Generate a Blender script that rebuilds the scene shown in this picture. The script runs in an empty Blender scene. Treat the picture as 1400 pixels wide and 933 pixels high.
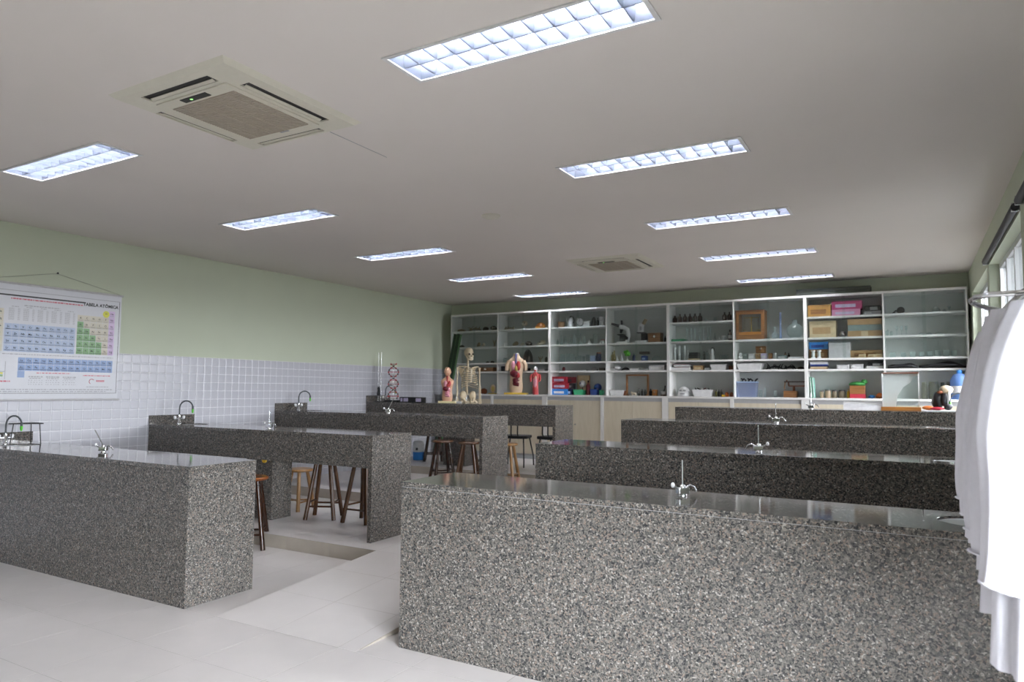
import bpy, bmesh, math, random
from mathutils import Vector, Matrix
PI = math.pi
SC = bpy.context.scene
COL = SC.collection
# ------------------------------------------------------------------ camera
F_PX = 957.08
cam_d = bpy.data.cameras.new('camera')
cam = bpy.data.objects.new('camera', cam_d); COL.objects.link(cam)
cam_d.sensor_fit = 'HORIZONTAL'; cam_d.sensor_width = 36.0
cam_d.lens = F_PX / 1400 * 36.0
cam_d.clip_start = 0.05; cam_d.clip_end = 200
YAW, PITCH, ROLL = -0.5203, 0.0689, 0.0076
fw = Vector((math.sin(YAW)*math.cos(PITCH), math.cos(YAW)*math.cos(PITCH), math.sin(PITCH)))
rt = Vector((math.cos(YAW), -math.sin(YAW), 0)); up = rt.cross(fw)
r2 = rt*math.cos(ROLL) + up*math.sin(ROLL); u2 = up*math.cos(ROLL) - rt*math.sin(ROLL)
cam.matrix_world = Matrix(((r2.x, u2.x, -fw.x, 0), (r2.y, u2.y, -fw.y, 0), (r2.z, u2.z, -fw.z, 1.5), (0, 0, 0, 1)))
cam_d.dof.use_dof = True; cam_d.dof.focus_distance = 4.4; cam_d.dof.aperture_fstop = 3.2
SC.camera = cam
# ------------------------------------------------------------------ world, exposure
W = bpy.data.worlds.new('overcast_sky'); SC.world = W; W.use_nodes = True
bg = W.node_tree.nodes['Background']
bg.inputs['Color'].default_value = (0.93, 0.95, 1.0, 1)
SKY_STRENGTH = 47.0
bg.inputs['Strength'].default_value = SKY_STRENGTH
LAMP_STRENGTH = 132.0
SC.view_settings.view_transform = 'Standard'
SC.view_settings.look = 'None'
SC.view_settings.gamma = 1.0
SC.view_settings.use_curve_mapping = False
SC.view_settings.exposure = 0.38
SC.cycles.max_bounces = 10
SC.cycles.diffuse_bounces = 5
SC.cycles.transparent_max_bounces = 24
SC.cycles.sample_clamp_indirect = 6.0
SC.cycles.caustics_reflective = False
SC.cycles.caustics_refractive = False
# room measures (metres)
XW, XR, YN, YB, ZC = -7.55, 0.665, -3.2, 10.87, 3.077
ZL = [0.0, 0.12, 0.235, 0.345]          # floor level of each row
YP = [None, 4.70, 6.56, 8.47]           # front edge of each raised platform
WIN_ROWS = [(5.80, 8.12), (8.30, 10.33), (3.30, 5.60), (-0.35, 2.0)]   # the last one is a floor-length glazed door, added as a daylight source
WIN_Z = (1.30, 2.74)
DOOR_TOP = 2.1
FWIN = []          # windows in the wall behind the viewer
FWIN_Z = (0.95, 2.70)
LAMP_Y = [2.65, 4.53, 6.42, 8.34, 10.28]
LAMP_X = [-5.155, -1.525]
for (a, b) in WIN_ROWS:                  # portals guide the daylight that enters by the window openings
    ld = bpy.data.lights.new('daylight_portal', 'AREA'); ld.shape = 'RECTANGLE'
    zb = 0.02 if a < 1 else WIN_Z[0]
    zt = DOOR_TOP if a < 1 else WIN_Z[1]
    ld.size = zt-zb; ld.size_y = b-a; ld.cycles.is_portal = True
    lo = bpy.data.objects.new('daylight_portal', ld); COL.objects.link(lo)
    lo.location = (XR+0.14, (a+b)/2, (zb+zt)/2); lo.rotation_euler = (0, PI/2, 0)

for (a, b) in FWIN:
    ld = bpy.data.lights.new('daylight_portal', 'AREA'); ld.shape = 'RECTANGLE'
    ld.size = b-a; ld.size_y = FWIN_Z[1]-FWIN_Z[0]; ld.cycles.is_portal = True
    lo = bpy.data.objects.new('daylight_portal', ld); COL.objects.link(lo)
    lo.location = ((a+b)/2, YN-0.14, sum(FWIN_Z)/2); lo.rotation_euler = (PI/2, 0, 0)

# ------------------------------------------------------------------ letter shapes for the wall chart (made first, while the scene is small)
def text_mesh(s, size, bold=0.0):
    cu = bpy.data.curves.new('text', 'FONT'); cu.body = s; cu.size = size; cu.align_x = 'CENTER'; cu.align_y = 'CENTER'; cu.offset = bold; cu.resolution_u = 2
    ob = bpy.data.objects.new('text', cu); COL.objects.link(ob)
    dg = bpy.context.evaluated_depsgraph_get(); me = bpy.data.meshes.new_from_object(ob.evaluated_get(dg))
    bpy.data.objects.remove(ob); bpy.data.curves.remove(cu)
    return me
TM = {}
def prep_text(s, size, bold):
    me = text_mesh(s, size, bold); TM[(s, size, bold)] = ([tuple(v.co) for v in me.vertices], [list(p.vertices) for p in me.polygons]); bpy.data.meshes.remove(me)
for s_ in ('H He Li Be B C N O F Ne Na Mg Al Si P S Cl Ar K Ca Sc Ti V Cr Mn Fe Co Ni Cu Zn Ga Ge As Se Br Kr Rb Sr Y Zr Nb Mo Tc Ru Rh Pd Ag Cd In Sn Sb Te I Xe Cs Ba Lu Hf Ta W Re Os Ir Pt Au Hg Tl Pb Bi Po At Rn '
           'Fr Ra Lr Rf Db Sg Bh Hs Mt Ds Rg Cn Nh Fl Mc Lv Ts Og La Ce Pr Nd Pm Sm Eu Gd Tb Dy Ho Er Tm Yb Ac Th Pa U Np Pu Am Cm Bk Cf Es Fm Md No').split():
    prep_text(s_, 0.026, 0.0004)
prep_text('TABELA AT\u00d4MICA', 0.045, 0.0018)
# ------------------------------------------------------------------ materials
MATS = {}
def mat(name, col, rough=0.5, metal=0.0, spec=0.5, var=0.06, scale=30.0, bump=0.0, coat=0.0, emit=None):
    m = bpy.data.materials.new(name); m.use_nodes = True
    nt = m.node_tree; b = nt.nodes['Principled BSDF']
    b.inputs['Roughness'].default_value = rough; b.inputs['Metallic'].default_value = metal
    b.inputs['Specular IOR Level'].default_value = spec
    b.inputs['Coat Weight'].default_value = coat
    c = tuple(col)
    if var > 0:
        tc = nt.nodes.new('ShaderNodeTexCoord'); nz = nt.nodes.new('ShaderNodeTexNoise')
        nz.inputs['Scale'].default_value = scale; nz.inputs['Detail'].default_value = 3
        nt.links.new(tc.outputs['Object'], nz.inputs['Vector'])
        r = nt.nodes.new('ShaderNodeValToRGB')
        r.color_ramp.elements[0].position = 0.3; r.color_ramp.elements[1].position = 0.7
        r.color_ramp.elements[0].color = tuple(max(0, x*(1-var)) for x in c) + (1,)
        r.color_ramp.elements[1].color = tuple(min(1, x*(1+var)) for x in c) + (1,)
        nt.links.new(nz.outputs['Fac'], r.inputs['Fac']); nt.links.new(r.outputs['Color'], b.inputs['Base Color'])
        if bump > 0:
            bp = nt.nodes.new('ShaderNodeBump'); bp.inputs['Strength'].default_value = bump; bp.inputs['Distance'].default_value = 0.01
            nt.links.new(nz.outputs['Fac'], bp.inputs['Height']); nt.links.new(bp.outputs['Normal'], b.inputs['Normal'])
    else:
        b.inputs['Base Color'].default_value = c + (1,)
    if emit:
        b.inputs['Emission Color'].default_value = tuple(emit[:3]) + (1,); b.inputs['Emission Strength'].default_value = emit[3]
    MATS[name] = m
    return m
def glass(name, tint, haze=0.08, ior=1.45, rough=0.02, body=(0.8, 0.9, 0.9)):
    m = bpy.data.materials.new(name); m.use_nodes = True; nt = m.node_tree
    nt.nodes.remove(nt.nodes['Principled BSDF']); out = nt.nodes['Material Output']
    tr = nt.nodes.new('ShaderNodeBsdfTransparent'); tr.inputs['Color'].default_value = tuple(tint) + (1,)
    df = nt.nodes.new('ShaderNodeBsdfDiffuse'); df.inputs['Color'].default_value = tuple(body) + (1,)
    gl = nt.nodes.new('ShaderNodeBsdfGlossy'); gl.inputs['Roughness'].default_value = rough
    fr = nt.nodes.new('ShaderNodeFresnel')
    ge = nt.nodes.new('ShaderNodeNewGeometry'); mr = nt.nodes.new('ShaderNodeMapRange')      # same reflectance on both sides of a thin sheet
    mr.inputs['To Min'].default_value = ior; mr.inputs['To Max'].default_value = 1/ior
    nt.links.new(ge.outputs['Backfacing'], mr.inputs['Value']); nt.links.new(mr.outputs['Result'], fr.inputs['IOR'])
    m1 = nt.nodes.new('ShaderNodeMixShader'); m1.inputs['Fac'].default_value = haze
    m2 = nt.nodes.new('ShaderNodeMixShader')
    nt.links.new(tr.outputs[0], m1.inputs[1]); nt.links.new(df.outputs[0], m1.inputs[2])
    nt.links.new(fr.outputs[0], m2.inputs['Fac']); nt.links.new(m1.outputs[0], m2.inputs[1]); nt.links.new(gl.outputs[0], m2.inputs[2])
    nt.links.new(m2.outputs[0], out.inputs['Surface'])
    MATS[name] = m
    return m
def granite(name, rough=0.07, spec=0.5):
    m = bpy.data.materials.new(name); m.use_nodes = True; nt = m.node_tree; N = nt.nodes; L = nt.links
    b = N['Principled BSDF']; b.inputs['Roughness'].default_value = rough; b.inputs['IOR'].default_value = 1.52; b.inputs['Specular IOR Level'].default_value = spec
    tc = N.new('ShaderNodeTexCoord')
    nz = N.new('ShaderNodeTexNoise'); nz.inputs['Scale'].default_value = 70; nz.inputs['Detail'].default_value = 2
    L.new(tc.outputs['Object'], nz.inputs['Vector'])
    vs = N.new('ShaderNodeVectorMath'); vs.operation = 'SCALE'; vs.inputs['Scale'].default_value = 0.016
    L.new(nz.outputs['Color'], vs.inputs[0])
    va = N.new('ShaderNodeVectorMath'); va.operation = 'ADD'
    L.new(tc.outputs['Object'], va.inputs[0]); L.new(vs.outputs[0], va.inputs[1])
    v1 = N.new('ShaderNodeTexVoronoi'); v1.inputs['Scale'].default_value = 140
    L.new(va.outputs[0], v1.inputs['Vector'])
    s1 = N.new('ShaderNodeSeparateColor'); L.new(v1.outputs['Color'], s1.inputs[0])
    r1 = N.new('ShaderNodeValToRGB'); r1.color_ramp.interpolation = 'CONSTANT'
    e = r1.color_ramp.elements
    cols = [(0.0, (0.030, 0.031, 0.032)), (0.12, (0.065, 0.063, 0.063)), (0.28, (0.095, 0.091, 0.084)), (0.48, (0.141, 0.132, 0.117)),
            (0.70, (0.185, 0.167, 0.149)), (0.85, (0.203, 0.160, 0.132)), (0.94, (0.312, 0.291, 0.266))]
    e[0].position = 0.0; e[0].color = cols[0][1] + (1,)
    e[1].position = cols[1][0]; e[1].color = cols[1][1] + (1,)
    for p, c in cols[2:]:
        q = e.new(p); q.color = c + (1,)
    L.new(s1.outputs[0], r1.inputs['Fac'])
    # fine dark flecks
    v2 = N.new('ShaderNodeTexVoronoi'); v2.inputs['Scale'].default_value = 260
    L.new(va.outputs[0], v2.inputs['Vector'])
    s2 = N.new('ShaderNodeSeparateColor'); L.new(v2.outputs['Color'], s2.inputs[0])
    r2_ = N.new('ShaderNodeValToRGB'); r2_.color_ramp.interpolation = 'CONSTANT'
    r2_.color_ramp.elements[0].color = (0.25, 0.25, 0.25, 1); r2_.color_ramp.elements[1].position = 0.22; r2_.color_ramp.elements[1].color = (1, 1, 1, 1)
    L.new(s2.outputs[1], r2_.inputs['Fac'])
    mx = N.new('ShaderNodeMix'); mx.data_type = 'RGBA'; mx.blend_type = 'MULTIPLY'; mx.inputs['Factor'].default_value = 0.55
    L.new(r1.outputs['Color'], mx.inputs['A']); L.new(r2_.outputs['Color'], mx.inputs['B'])
    L.new(mx.outputs['Result'], b.inputs['Base Color'])
    MATS[name] = m
    return m
def wood(name, c1, c2, rough=0.35, scale=7.0, axis=2):
    m = bpy.data.materials.new(name); m.use_nodes = True; nt = m.node_tree; N = nt.nodes; L = nt.links
    b = N['Principled BSDF']; b.inputs['Roughness'].default_value = rough
    tc = N.new('ShaderNodeTexCoord'); mp = N.new('ShaderNodeMapping')
    s = [8, 8, 8]; s[axis] = 0.8; mp.inputs['Scale'].default_value = s
    L.new(tc.outputs['Object'], mp.inputs['Vector'])
    nz = N.new('ShaderNodeTexNoise'); nz.inputs['Scale'].default_value = scale; nz.inputs['Detail'].default_value = 5; nz.inputs['Distortion'].default_value = 0.6
    L.new(mp.outputs[0], nz.inputs['Vector'])
    r = N.new('ShaderNodeValToRGB'); r.color_ramp.elements[0].position = 0.32; r.color_ramp.elements[1].position = 0.68
    r.color_ramp.elements[0].color = tuple(c1) + (1,); r.color_ramp.elements[1].color = tuple(c2) + (1,)
    L.new(nz.outputs['Fac'], r.inputs['Fac']); L.new(r.outputs['Color'], b.inputs['Base Color'])
    MATS[name] = m
    return m
granite('granite')
granite('granite_panel', 0.24, 0.22)
mat('ceiling_paint', (0.74, 0.69, 0.647), 0.9, var=0.015, scale=1.2)
mat('outside_wall', (0.13, 0.135, 0.13), 0.9, var=0.05, scale=0.8)
mat('outside_ground', (0.04, 0.04, 0.038), 0.95, var=0.2, scale=0.5)
mat('wall_green', (0.52, 0.565, 0.44), 0.75, var=0.02, scale=2.0)
mat('wall_tile', (0.48, 0.48, 0.52), 0.30, var=0.03, scale=3.0)
mat('grout', (0.86, 0.86, 0.88), 0.9)
mat('floor_tile', (0.60, 0.565, 0.55), 0.30, var=0.03, scale=4.0)
mat('floor_grout', (0.36, 0.34, 0.315), 0.9)
mat('riser_tile', (0.36, 0.32, 0.27), 0.4, var=0.06, scale=6)
mat('frame_white', (0.72, 0.71, 0.70), 0.4)
mat('ac_cream', (0.66, 0.63, 0.53), 0.45, var=0.02)
mat('ac_grille', (0.42, 0.37, 0.30), 0.7)
mat('dark_slot', (0.02, 0.018, 0.015), 0.6)
mat('green_led', (0.2, 0.9, 0.2), 0.4, var=0, emit=(0.3, 1.0, 0.2, 2.0))
mat('lamp_reflector', (0.30, 0.33, 0.40), 0.28, metal=0.6, var=0.02)
mat('lamp_white', (0.16, 0.18, 0.22), 0.5, var=0.0)
mat('lamp_tube', (1, 1, 1), 0.5, var=0, emit=(0.95, 0.96, 1.0, LAMP_STRENGTH))
mat('cabinet_white', (0.78, 0.77, 0.75), 0.45, var=0.02)
mat('cabinet_inside', (0.50, 0.525, 0.51), 0.6, var=0.02)
mat('cabinet_rail', (0.42, 0.42, 0.43), 0.45, var=0.02)
wood('cabinet_door', (0.62, 0.55, 0.42), (0.68, 0.61, 0.48), 0.45, 5.0, 2)
mat('plinth_grey', (0.45, 0.47, 0.48), 0.5)
glass('pane_glass', (0.95, 0.97, 0.965), haze=0.0, ior=1.45)
glass('glass', (0.86, 0.92, 0.91), haze=0.10, ior=1.5)
glass('jar_glass', (0.62, 0.66, 0.58), haze=0.16, ior=1.5, body=(0.62, 0.62, 0.52))
glass('amber_glass', (0.80, 0.72, 0.40), haze=0.2, body=(0.7, 0.6, 0.3))
glass('smoke_glass', (0.35, 0.36, 0.33), haze=0.12, body=(0.3, 0.3, 0.28))
glass('blue_glass', (0.68, 0.78, 0.95), haze=0.15, body=(0.5, 0.6, 0.9))
glass('tub_plastic', (0.55, 0.64, 0.86), haze=0.35, rough=0.2, body=(0.5, 0.58, 0.80))
glass('jug_plastic', (0.30, 0.48, 0.85), haze=0.45, rough=0.15, body=(0.22, 0.40, 0.80))
glass('window_glass', (0.95, 0.97, 0.98), haze=0.01)
glass('window_film', (0.68, 0.685, 0.69), haze=0.02)  # grey tint invented to dim the daylight through these panes
mat('chrome', (0.80, 0.81, 0.83), 0.10, metal=1.0, var=0)
mat('steel', (0.62, 0.63, 0.65), 0.25, metal=0.9, var=0)
mat('sink_steel', (0.72, 0.73, 0.75), 0.35, metal=0.6, var=0)
mat('white_enamel', (0.85, 0.85, 0.86), 0.2, var=0)
mat('rubber_dark', (0.07, 0.08, 0.085), 0.45, var=0)
mat('nozzle_green', (0.10, 0.55, 0.03), 0.35, var=0)
wood('stool_dark', (0.020, 0.007, 0.003), (0.044, 0.015, 0.006), 0.22)
wood('stool_mid', (0.049, 0.019, 0.007), (0.086, 0.037, 0.015), 0.25)
wood('stool_seat', (0.161, 0.046, 0.012), (0.248, 0.081, 0.022), 0.18, axis=0)
wood('stool_light', (0.211, 0.105, 0.034), (0.285, 0.155, 0.056), 0.3)
mat('black_metal', (0.012, 0.012, 0.012), 0.4, var=0)
mat('black_seat', (0.010, 0.010, 0.012), 0.6, var=0)
mat('coat_cloth', (0.59, 0.585, 0.625), 0.9, var=0.02, scale=60, spec=0.2)
mat('sheet_white', (0.92, 0.92, 0.92), 0.6, var=0)
mat('coat_button', (0.75, 0.75, 0.75), 0.4, var=0)
mat('poster_paper', (0.56, 0.565, 0.60), 0.35, var=0.01)
mat('poster_rod', (0.50, 0.49, 0.50), 0.4)
mat('print_black', (0.03, 0.03, 0.03), 0.5, var=0)
mat('print_grey', (0.34, 0.34, 0.36), 0.5, var=0)
mat('print_red', (0.55, 0.10, 0.14), 0.5, var=0)
mat('print_blue', (0.40, 0.48, 0.64), 0.45, var=0)
mat('print_blue_deep', (0.26, 0.36, 0.58), 0.45, var=0)
mat('print_green', (0.21, 0.38, 0.18), 0.45, var=0)
mat('print_cream', (0.58, 0.54, 0.44), 0.45, var=0)
mat('print_pink', (0.60, 0.46, 0.66), 0.45, var=0)
mat('print_yellow', (0.62, 0.60, 0.05), 0.45, var=0)
mat('cord', (0.33, 0.34, 0.28), 0.8, var=0)
mat('sash_white', (0.62, 0.63, 0.64), 0.4, var=0)
mat('sill_stone', (0.55, 0.56, 0.52), 0.5)
mat('blind_dark', (0.03, 0.03, 0.032), 0.6)
mat('board_green', (0.008, 0.028, 0.010), 0.35)
mat('green_frame', (0.05, 0.11, 0.045), 0.4)
mat('board_olive', (0.05, 0.055, 0.04), 0.6)
mat('bone', (0.62, 0.54, 0.40), 0.55, var=0.15, scale=60)
mat('bone_skel', (0.60, 0.50, 0.34), 0.5, var=0.12, scale=60)
mat('bone_brown', (0.24, 0.18, 0.10), 0.7, var=0.3, scale=40)
mat('dark_brown', (0.045, 0.03, 0.02), 0.6, var=0.3, scale=40)
mat('skin_model', (0.60, 0.34, 0.22), 0.4, var=0.05)
mat('skin_pale', (0.70, 0.52, 0.36), 0.4, var=0.05)
mat('organ_red', (0.42, 0.04, 0.04), 0.3, var=0.2, scale=40)
mat('organ_dark', (0.13, 0.012, 0.02), 0.3, var=0.2, scale=40)
mat('organ_pink', (0.66, 0.28, 0.34), 0.35, var=0.15, scale=40)
mat('organ_yellow', (0.62, 0.46, 0.12), 0.4, var=0.15, scale=40)
mat('organ_blue', (0.14, 0.14, 0.34), 0.4)
mat('muscle_red', (0.50, 0.06, 0.06), 0.35, var=0.35, scale=45)
mat('base_yellow', (0.62, 0.42, 0.05), 0.35)
mat('base_cream', (0.62, 0.54, 0.30), 0.4)
PAL = {
 'white': (0.78, 0.78, 0.78), 'pale_grey': (0.60, 0.60, 0.61), 'grey': (0.30, 0.30, 0.31), 'charcoal': (0.03, 0.03, 0.035), 'black': (0.008, 0.008, 0.009),
 'beige': (0.58, 0.47, 0.29), 'cardboard': (0.42, 0.27, 0.13), 'cardboard_orange': (0.48, 0.25, 0.07), 'wicker': (0.34, 0.19, 0.09), 'milk': (0.66, 0.69, 0.69),
 'pale_blue': (0.42, 0.56, 0.78), 'blue': (0.03, 0.22, 0.62), 'blue_dark': (0.02, 0.06, 0.28), 'navy': (0.012, 0.018, 0.08), 'red': (0.40, 0.02, 0.04),
 'maroon': (0.13, 0.012, 0.018), 'lilac': (0.55, 0.48, 0.66), 'green': (0.05, 0.42, 0.20), 'green_dark': (0.01, 0.19, 0.08), 'teal': (0.25, 0.56, 0.46),
 'pink': (0.66, 0.28, 0.44), 'magenta': (0.50, 0.05, 0.18), 'yellow': (0.72, 0.45, 0.03), 'orange': (0.60, 0.16, 0.03), 'rust': (0.22, 0.06, 0.02), 'olive': (0.16, 0.15, 0.03),
 'amber': (0.48, 0.19, 0.03), 'amber_dark': (0.03, 0.014, 0.008), 'tin': (0.30, 0.22, 0.14), 'tin_dark': (0.18, 0.14, 0.09), 'grey_green': (0.22, 0.29, 0.28), 'leaf': (0.10, 0.45, 0.03),
 'tan_cloth': (0.50, 0.40, 0.28)}
for k_, c_ in PAL.items():
    mat(k_, c_, 0.25 if k_ in ('amber', 'amber_dark', 'milk', 'navy') else 0.5, var=0.08, scale=25)
wood('wood_brown', (0.20, 0.085, 0.03), (0.30, 0.14, 0.05), 0.35, axis=0)
wood('wood_dark', (0.09, 0.035, 0.014), (0.15, 0.06, 0.022), 0.35, axis=0)
wood('wood_red', (0.16, 0.045, 0.02), (0.24, 0.08, 0.035), 0.35, axis=0)
wood('wood_orange', (0.38, 0.15, 0.03), (0.48, 0.21, 0.05), 0.35, axis=0)

# ------------------------------------------------------------------ mesh helpers
class MB:
    def __init__(s): s.v = []; s.f = []; s.mi = []; s.sm = []; s.cur = 0
    def add(s, vs, fs, smooth=False):
        o = len(s.v); s.v += [tuple(v) for v in vs]
        for f in fs: s.f.append([i+o for i in f]); s.mi.append(s.cur); s.sm.append(smooth)
        return s
    def m(s, i): s.cur = i; return s
    def box(s, x0, x1, y0, y1, z0, z1):
        return s.add([(x0,y0,z0),(x1,y0,z0),(x1,y1,z0),(x0,y1,z0),(x0,y0,z1),(x1,y0,z1),(x1,y1,z1),(x0,y1,z1)],
              [(0,3,2,1),(4,5,6,7),(0,1,5,4),(1,2,6,5),(2,3,7,6),(3,0,4,7)])
    def rbox(s, x0, x1, y0, y1, z0, z1, r=0.01, n=3):      # box with rounded vertical edges
        pts = []
        for (cx, cy, a0) in ((x1-r, y1-r, 0), (x0+r, y1-r, PI/2), (x0+r, y0+r, PI), (x1-r, y0+r, 1.5*PI)):
            for i in range(n+1):
                a = a0 + PI/2*i/n; pts.append((cx+r*math.cos(a), cy+r*math.sin(a)))
        return s.prism(pts, z0, z1)
    def prism(s, pts, z0, z1):
        n = len(pts)
        return s.add([(x, y, z0) for x, y in pts] + [(x, y, z1) for x, y in pts],
              [list(range(n))[::-1], list(range(n, 2*n))] + [(i, (i+1) % n, (i+1) % n+n, i+n) for i in range(n)])
    def loft(s, rings, cap=True, smooth=True, close=False):
        n = len(rings[0]); vs = [p for r in rings for p in r]; fs = []
        m = len(rings)
        for k in range(m if close else m-1):
            for i in range(n):
                a = k*n+i; b = k*n+(i+1) % n; c = ((k+1) % m)*n+(i+1) % n; d = ((k+1) % m)*n+i
                fs.append((a, b, c, d))
        s.add(vs, fs, smooth)
        if cap and not close:
            s.add(list(rings[0]), [list(range(n))[::-1]]); s.add(list(rings[-1]), [list(range(n))])
        return s
    def lathe(s, prof, c=(0, 0, 0), n=16, cap=True, smooth=True, sx=1.0, sy=1.0):
        rings = [[(c[0]+r*sx*math.cos(2*PI*i/n), c[1]+r*sy*math.sin(2*PI*i/n), c[2]+z) for i in range(n)] for r, z in prof]
        return s.loft(rings, cap, smooth)
    def tube(s, path, r, n=8, cap=True, smooth=True):
        P = [Vector(p) for p in path]; rings = []
        rr = r if isinstance(r, (list, tuple)) else [r]*len(P)
        pn = None
        for i, p in enumerate(P):
            t = (P[min(i+1, len(P)-1)] - P[max(i-1, 0)]).normalized()
            if pn is None:
                a = Vector((0, 0, 1)) if abs(t.z) < 0.9 else Vector((1, 0, 0)); nn = t.cross(a).normalized()
            else:
                nn = (pn - t*pn.dot(t)).normalized()
            pn = nn; bb = t.cross(nn)
            rings.append([tuple(p + nn*rr[i]*math.cos(2*PI*k/n) + bb*rr[i]*math.sin(2*PI*k/n)) for k in range(n)])
        return s.loft(rings, cap, smooth)
    def cyl(s, p0, p1, r0, r1=None, n=12, smooth=True):
        return s.tube([p0, p1], [r0, r0 if r1 is None else r1], n, True, smooth)
    def ell(s, c, r, n=14, m=8, bump=0.0, seed=0):
        rng = random.Random(seed); ph = [rng.uniform(0, 6.28) for _ in range(6)]
        rings = []
        for j in range(m+1):
            t = PI*j/m; ring = []
            for i in range(n):
                a = 2*PI*i/n
                k = 1 + bump*(math.sin(3*a+ph[0])*math.sin(2*t+ph[1]) + 0.6*math.sin(5*a+ph[2]+3*t) + 0.5*math.sin(2*a+ph[3]-4*t))
                q = max(math.sin(t), 0.02)*k
                ring.append((c[0]+r[0]*q*math.cos(a), c[1]+r[1]*q*math.sin(a), c[2]-r[2]*math.cos(t)*(0.85+0.15*k)))
            rings.append(ring)
        return s.loft(rings, True, True)
    def build(s, name, mats, parent=None, loc=(0, 0, 0), rot=None, bevel=0.0, sub=0):
        me = bpy.data.meshes.new(name); me.from_pydata(s.v, [], s.f)
        for mm in (mats if isinstance(mats, (list, tuple)) else [mats]): me.materials.append(MATS[mm])
        me.polygons.foreach_set('material_index', s.mi); me.polygons.foreach_set('use_smooth', s.sm)
        me.update()
        o = bpy.data.objects.new(name, me); COL.objects.link(o)
        if parent is not None: o.parent = parent
        o.location = loc
        if rot is not None: o.rotation_euler = rot
        if bevel > 0:
            b = o.modifiers.new('bevel', 'BEVEL'); b.width = bevel; b.segments = 2; b.limit_method = 'ANGLE'
        if sub:
            q = o.modifiers.new('subsurf', 'SUBSURF'); q.levels = sub; q.render_levels = sub
        return o
def tag(o, label=None, cat=None, group=None, kind=None):
    if label: o['label'] = label
    if cat: o['category'] = cat
    if group: o['group'] = group
    if kind: o['kind'] = kind
    return o
def thing(name, label, cat, loc=(0, 0, 0), rz=0.0, group=None, kind=None):
    o = bpy.data.objects.new(name, None); COL.objects.link(o); o.location = loc; o.rotation_euler = (0, 0, rz)
    o.empty_display_size = 0.1
    return tag(o, label, cat, group, kind)
def link_copy(o, parent, loc=None):
    c = o.copy(); COL.objects.link(c); c.parent = parent
    if loc is not None: c.location = loc
    return c
def copy_tree(root, loc, rz=None, label=None):
    c = root.copy(); COL.objects.link(c); c.location = loc
    if rz is not None: c.rotation_euler = (0, 0, rz)
    if label: c['label'] = label
    for ch in list(root.children):
        d = link_copy(ch, c)
        for g in list(ch.children): link_copy(g, d)
    return c
def shared(name, me, parent, loc, rot=None, scale=None):
    o = bpy.data.objects.new(name, me); COL.objects.link(o); o.parent = parent; o.location = loc
    if rot is not None: o.rotation_euler = rot
    if scale is not None: o.scale = scale
    return o
# ------------------------------------------------------------------ the room
def plate(mb, x0, x1, y0, y1, z0, z1, holes=()):
    xs = sorted({x0, x1} | {v for h in holes for v in h[:2] if x0 < v < x1}); ys = sorted({y0, y1} | {v for h in holes for v in h[2:] if y0 < v < y1})
    for i in range(len(xs)-1):
        for j in range(len(ys)-1):
            cx, cy = (xs[i]+xs[i+1])/2, (ys[j]+ys[j+1])/2
            if any(h[0] < cx < h[1] and h[2] < cy < h[3] for h in holes): continue
            mb.box(xs[i], xs[i+1], ys[j], ys[j+1], z0, z1)
    return mb
def struct(name, mb, m, label, **k):
    return tag(mb.build(name, m, **k), label, None, None, 'structure')
LH = [(lx-0.625, lx+0.625, ly-0.14, ly+0.14) for lx in LAMP_X for ly in LAMP_Y]
struct('ground', MB().box(-40, 40, -40, 40, -0.6, -0.5), 'outside_ground', 'dull green ground outside the building')  # unseen ground, added dark to lower the light reaching the ceiling
struct('neighbour_wall', MB().box(4.6, 4.9, 3.05, 5.75, -0.5, 9.0), 'outside_wall', 'dull neighbouring building wall outside the windows')  # unseen wall added to keep open sky off the third window
struct('wing_wall', MB().box(XR+0.15, 4.6, 3.05, 3.25, -0.5, 9.0), 'outside_wall', 'dull outside wing wall between door and windows')  # unseen fin added to stop slanting daylight reaching the bench fronts
struct('wing_wall', MB().box(XR+0.15, 4.6, 5.62, 5.75, -0.5, 9.0), 'outside_wall', 'dull outside wing wall before the far windows')  # second unseen fin, added to close the light well
struct('ceiling', plate(MB(), XW-0.15, XR+0.15, YN-0.15, YB+0.15, ZC, ZC+0.02, LH), 'ceiling_paint', 'flat off-white plaster ceiling with recessed light openings')
wall_left = struct('wall_left', MB().box(XW-0.15, XW, YN, YB, -0.1, ZC), 'wall_green', 'pale green painted left wall with white tiles below')
struct('wall_back', MB().box(XW-0.15, XR+0.15, YB, YB+0.15, -0.1, ZC), 'wall_green', 'pale green back wall behind the shelf cabinets')
wf = MB()
cx_ = sorted({XW-0.15, XR+0.15} | {v for h in FWIN for v in h}); cz_ = [-0.1, FWIN_Z[0], FWIN_Z[1], ZC]
for i in range(len(cx_)-1):
    for j in range(3):
        if j == 1 and any(h[0] < (cx_[i]+cx_[i+1])/2 < h[1] for h in FWIN): continue
        wf.box(cx_[i], cx_[i+1], YN-0.15, YN, cz_[j], cz_[j+1])
struct('wall_front', wf, 'wall_green', 'pale green wall behind the viewer')
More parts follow.
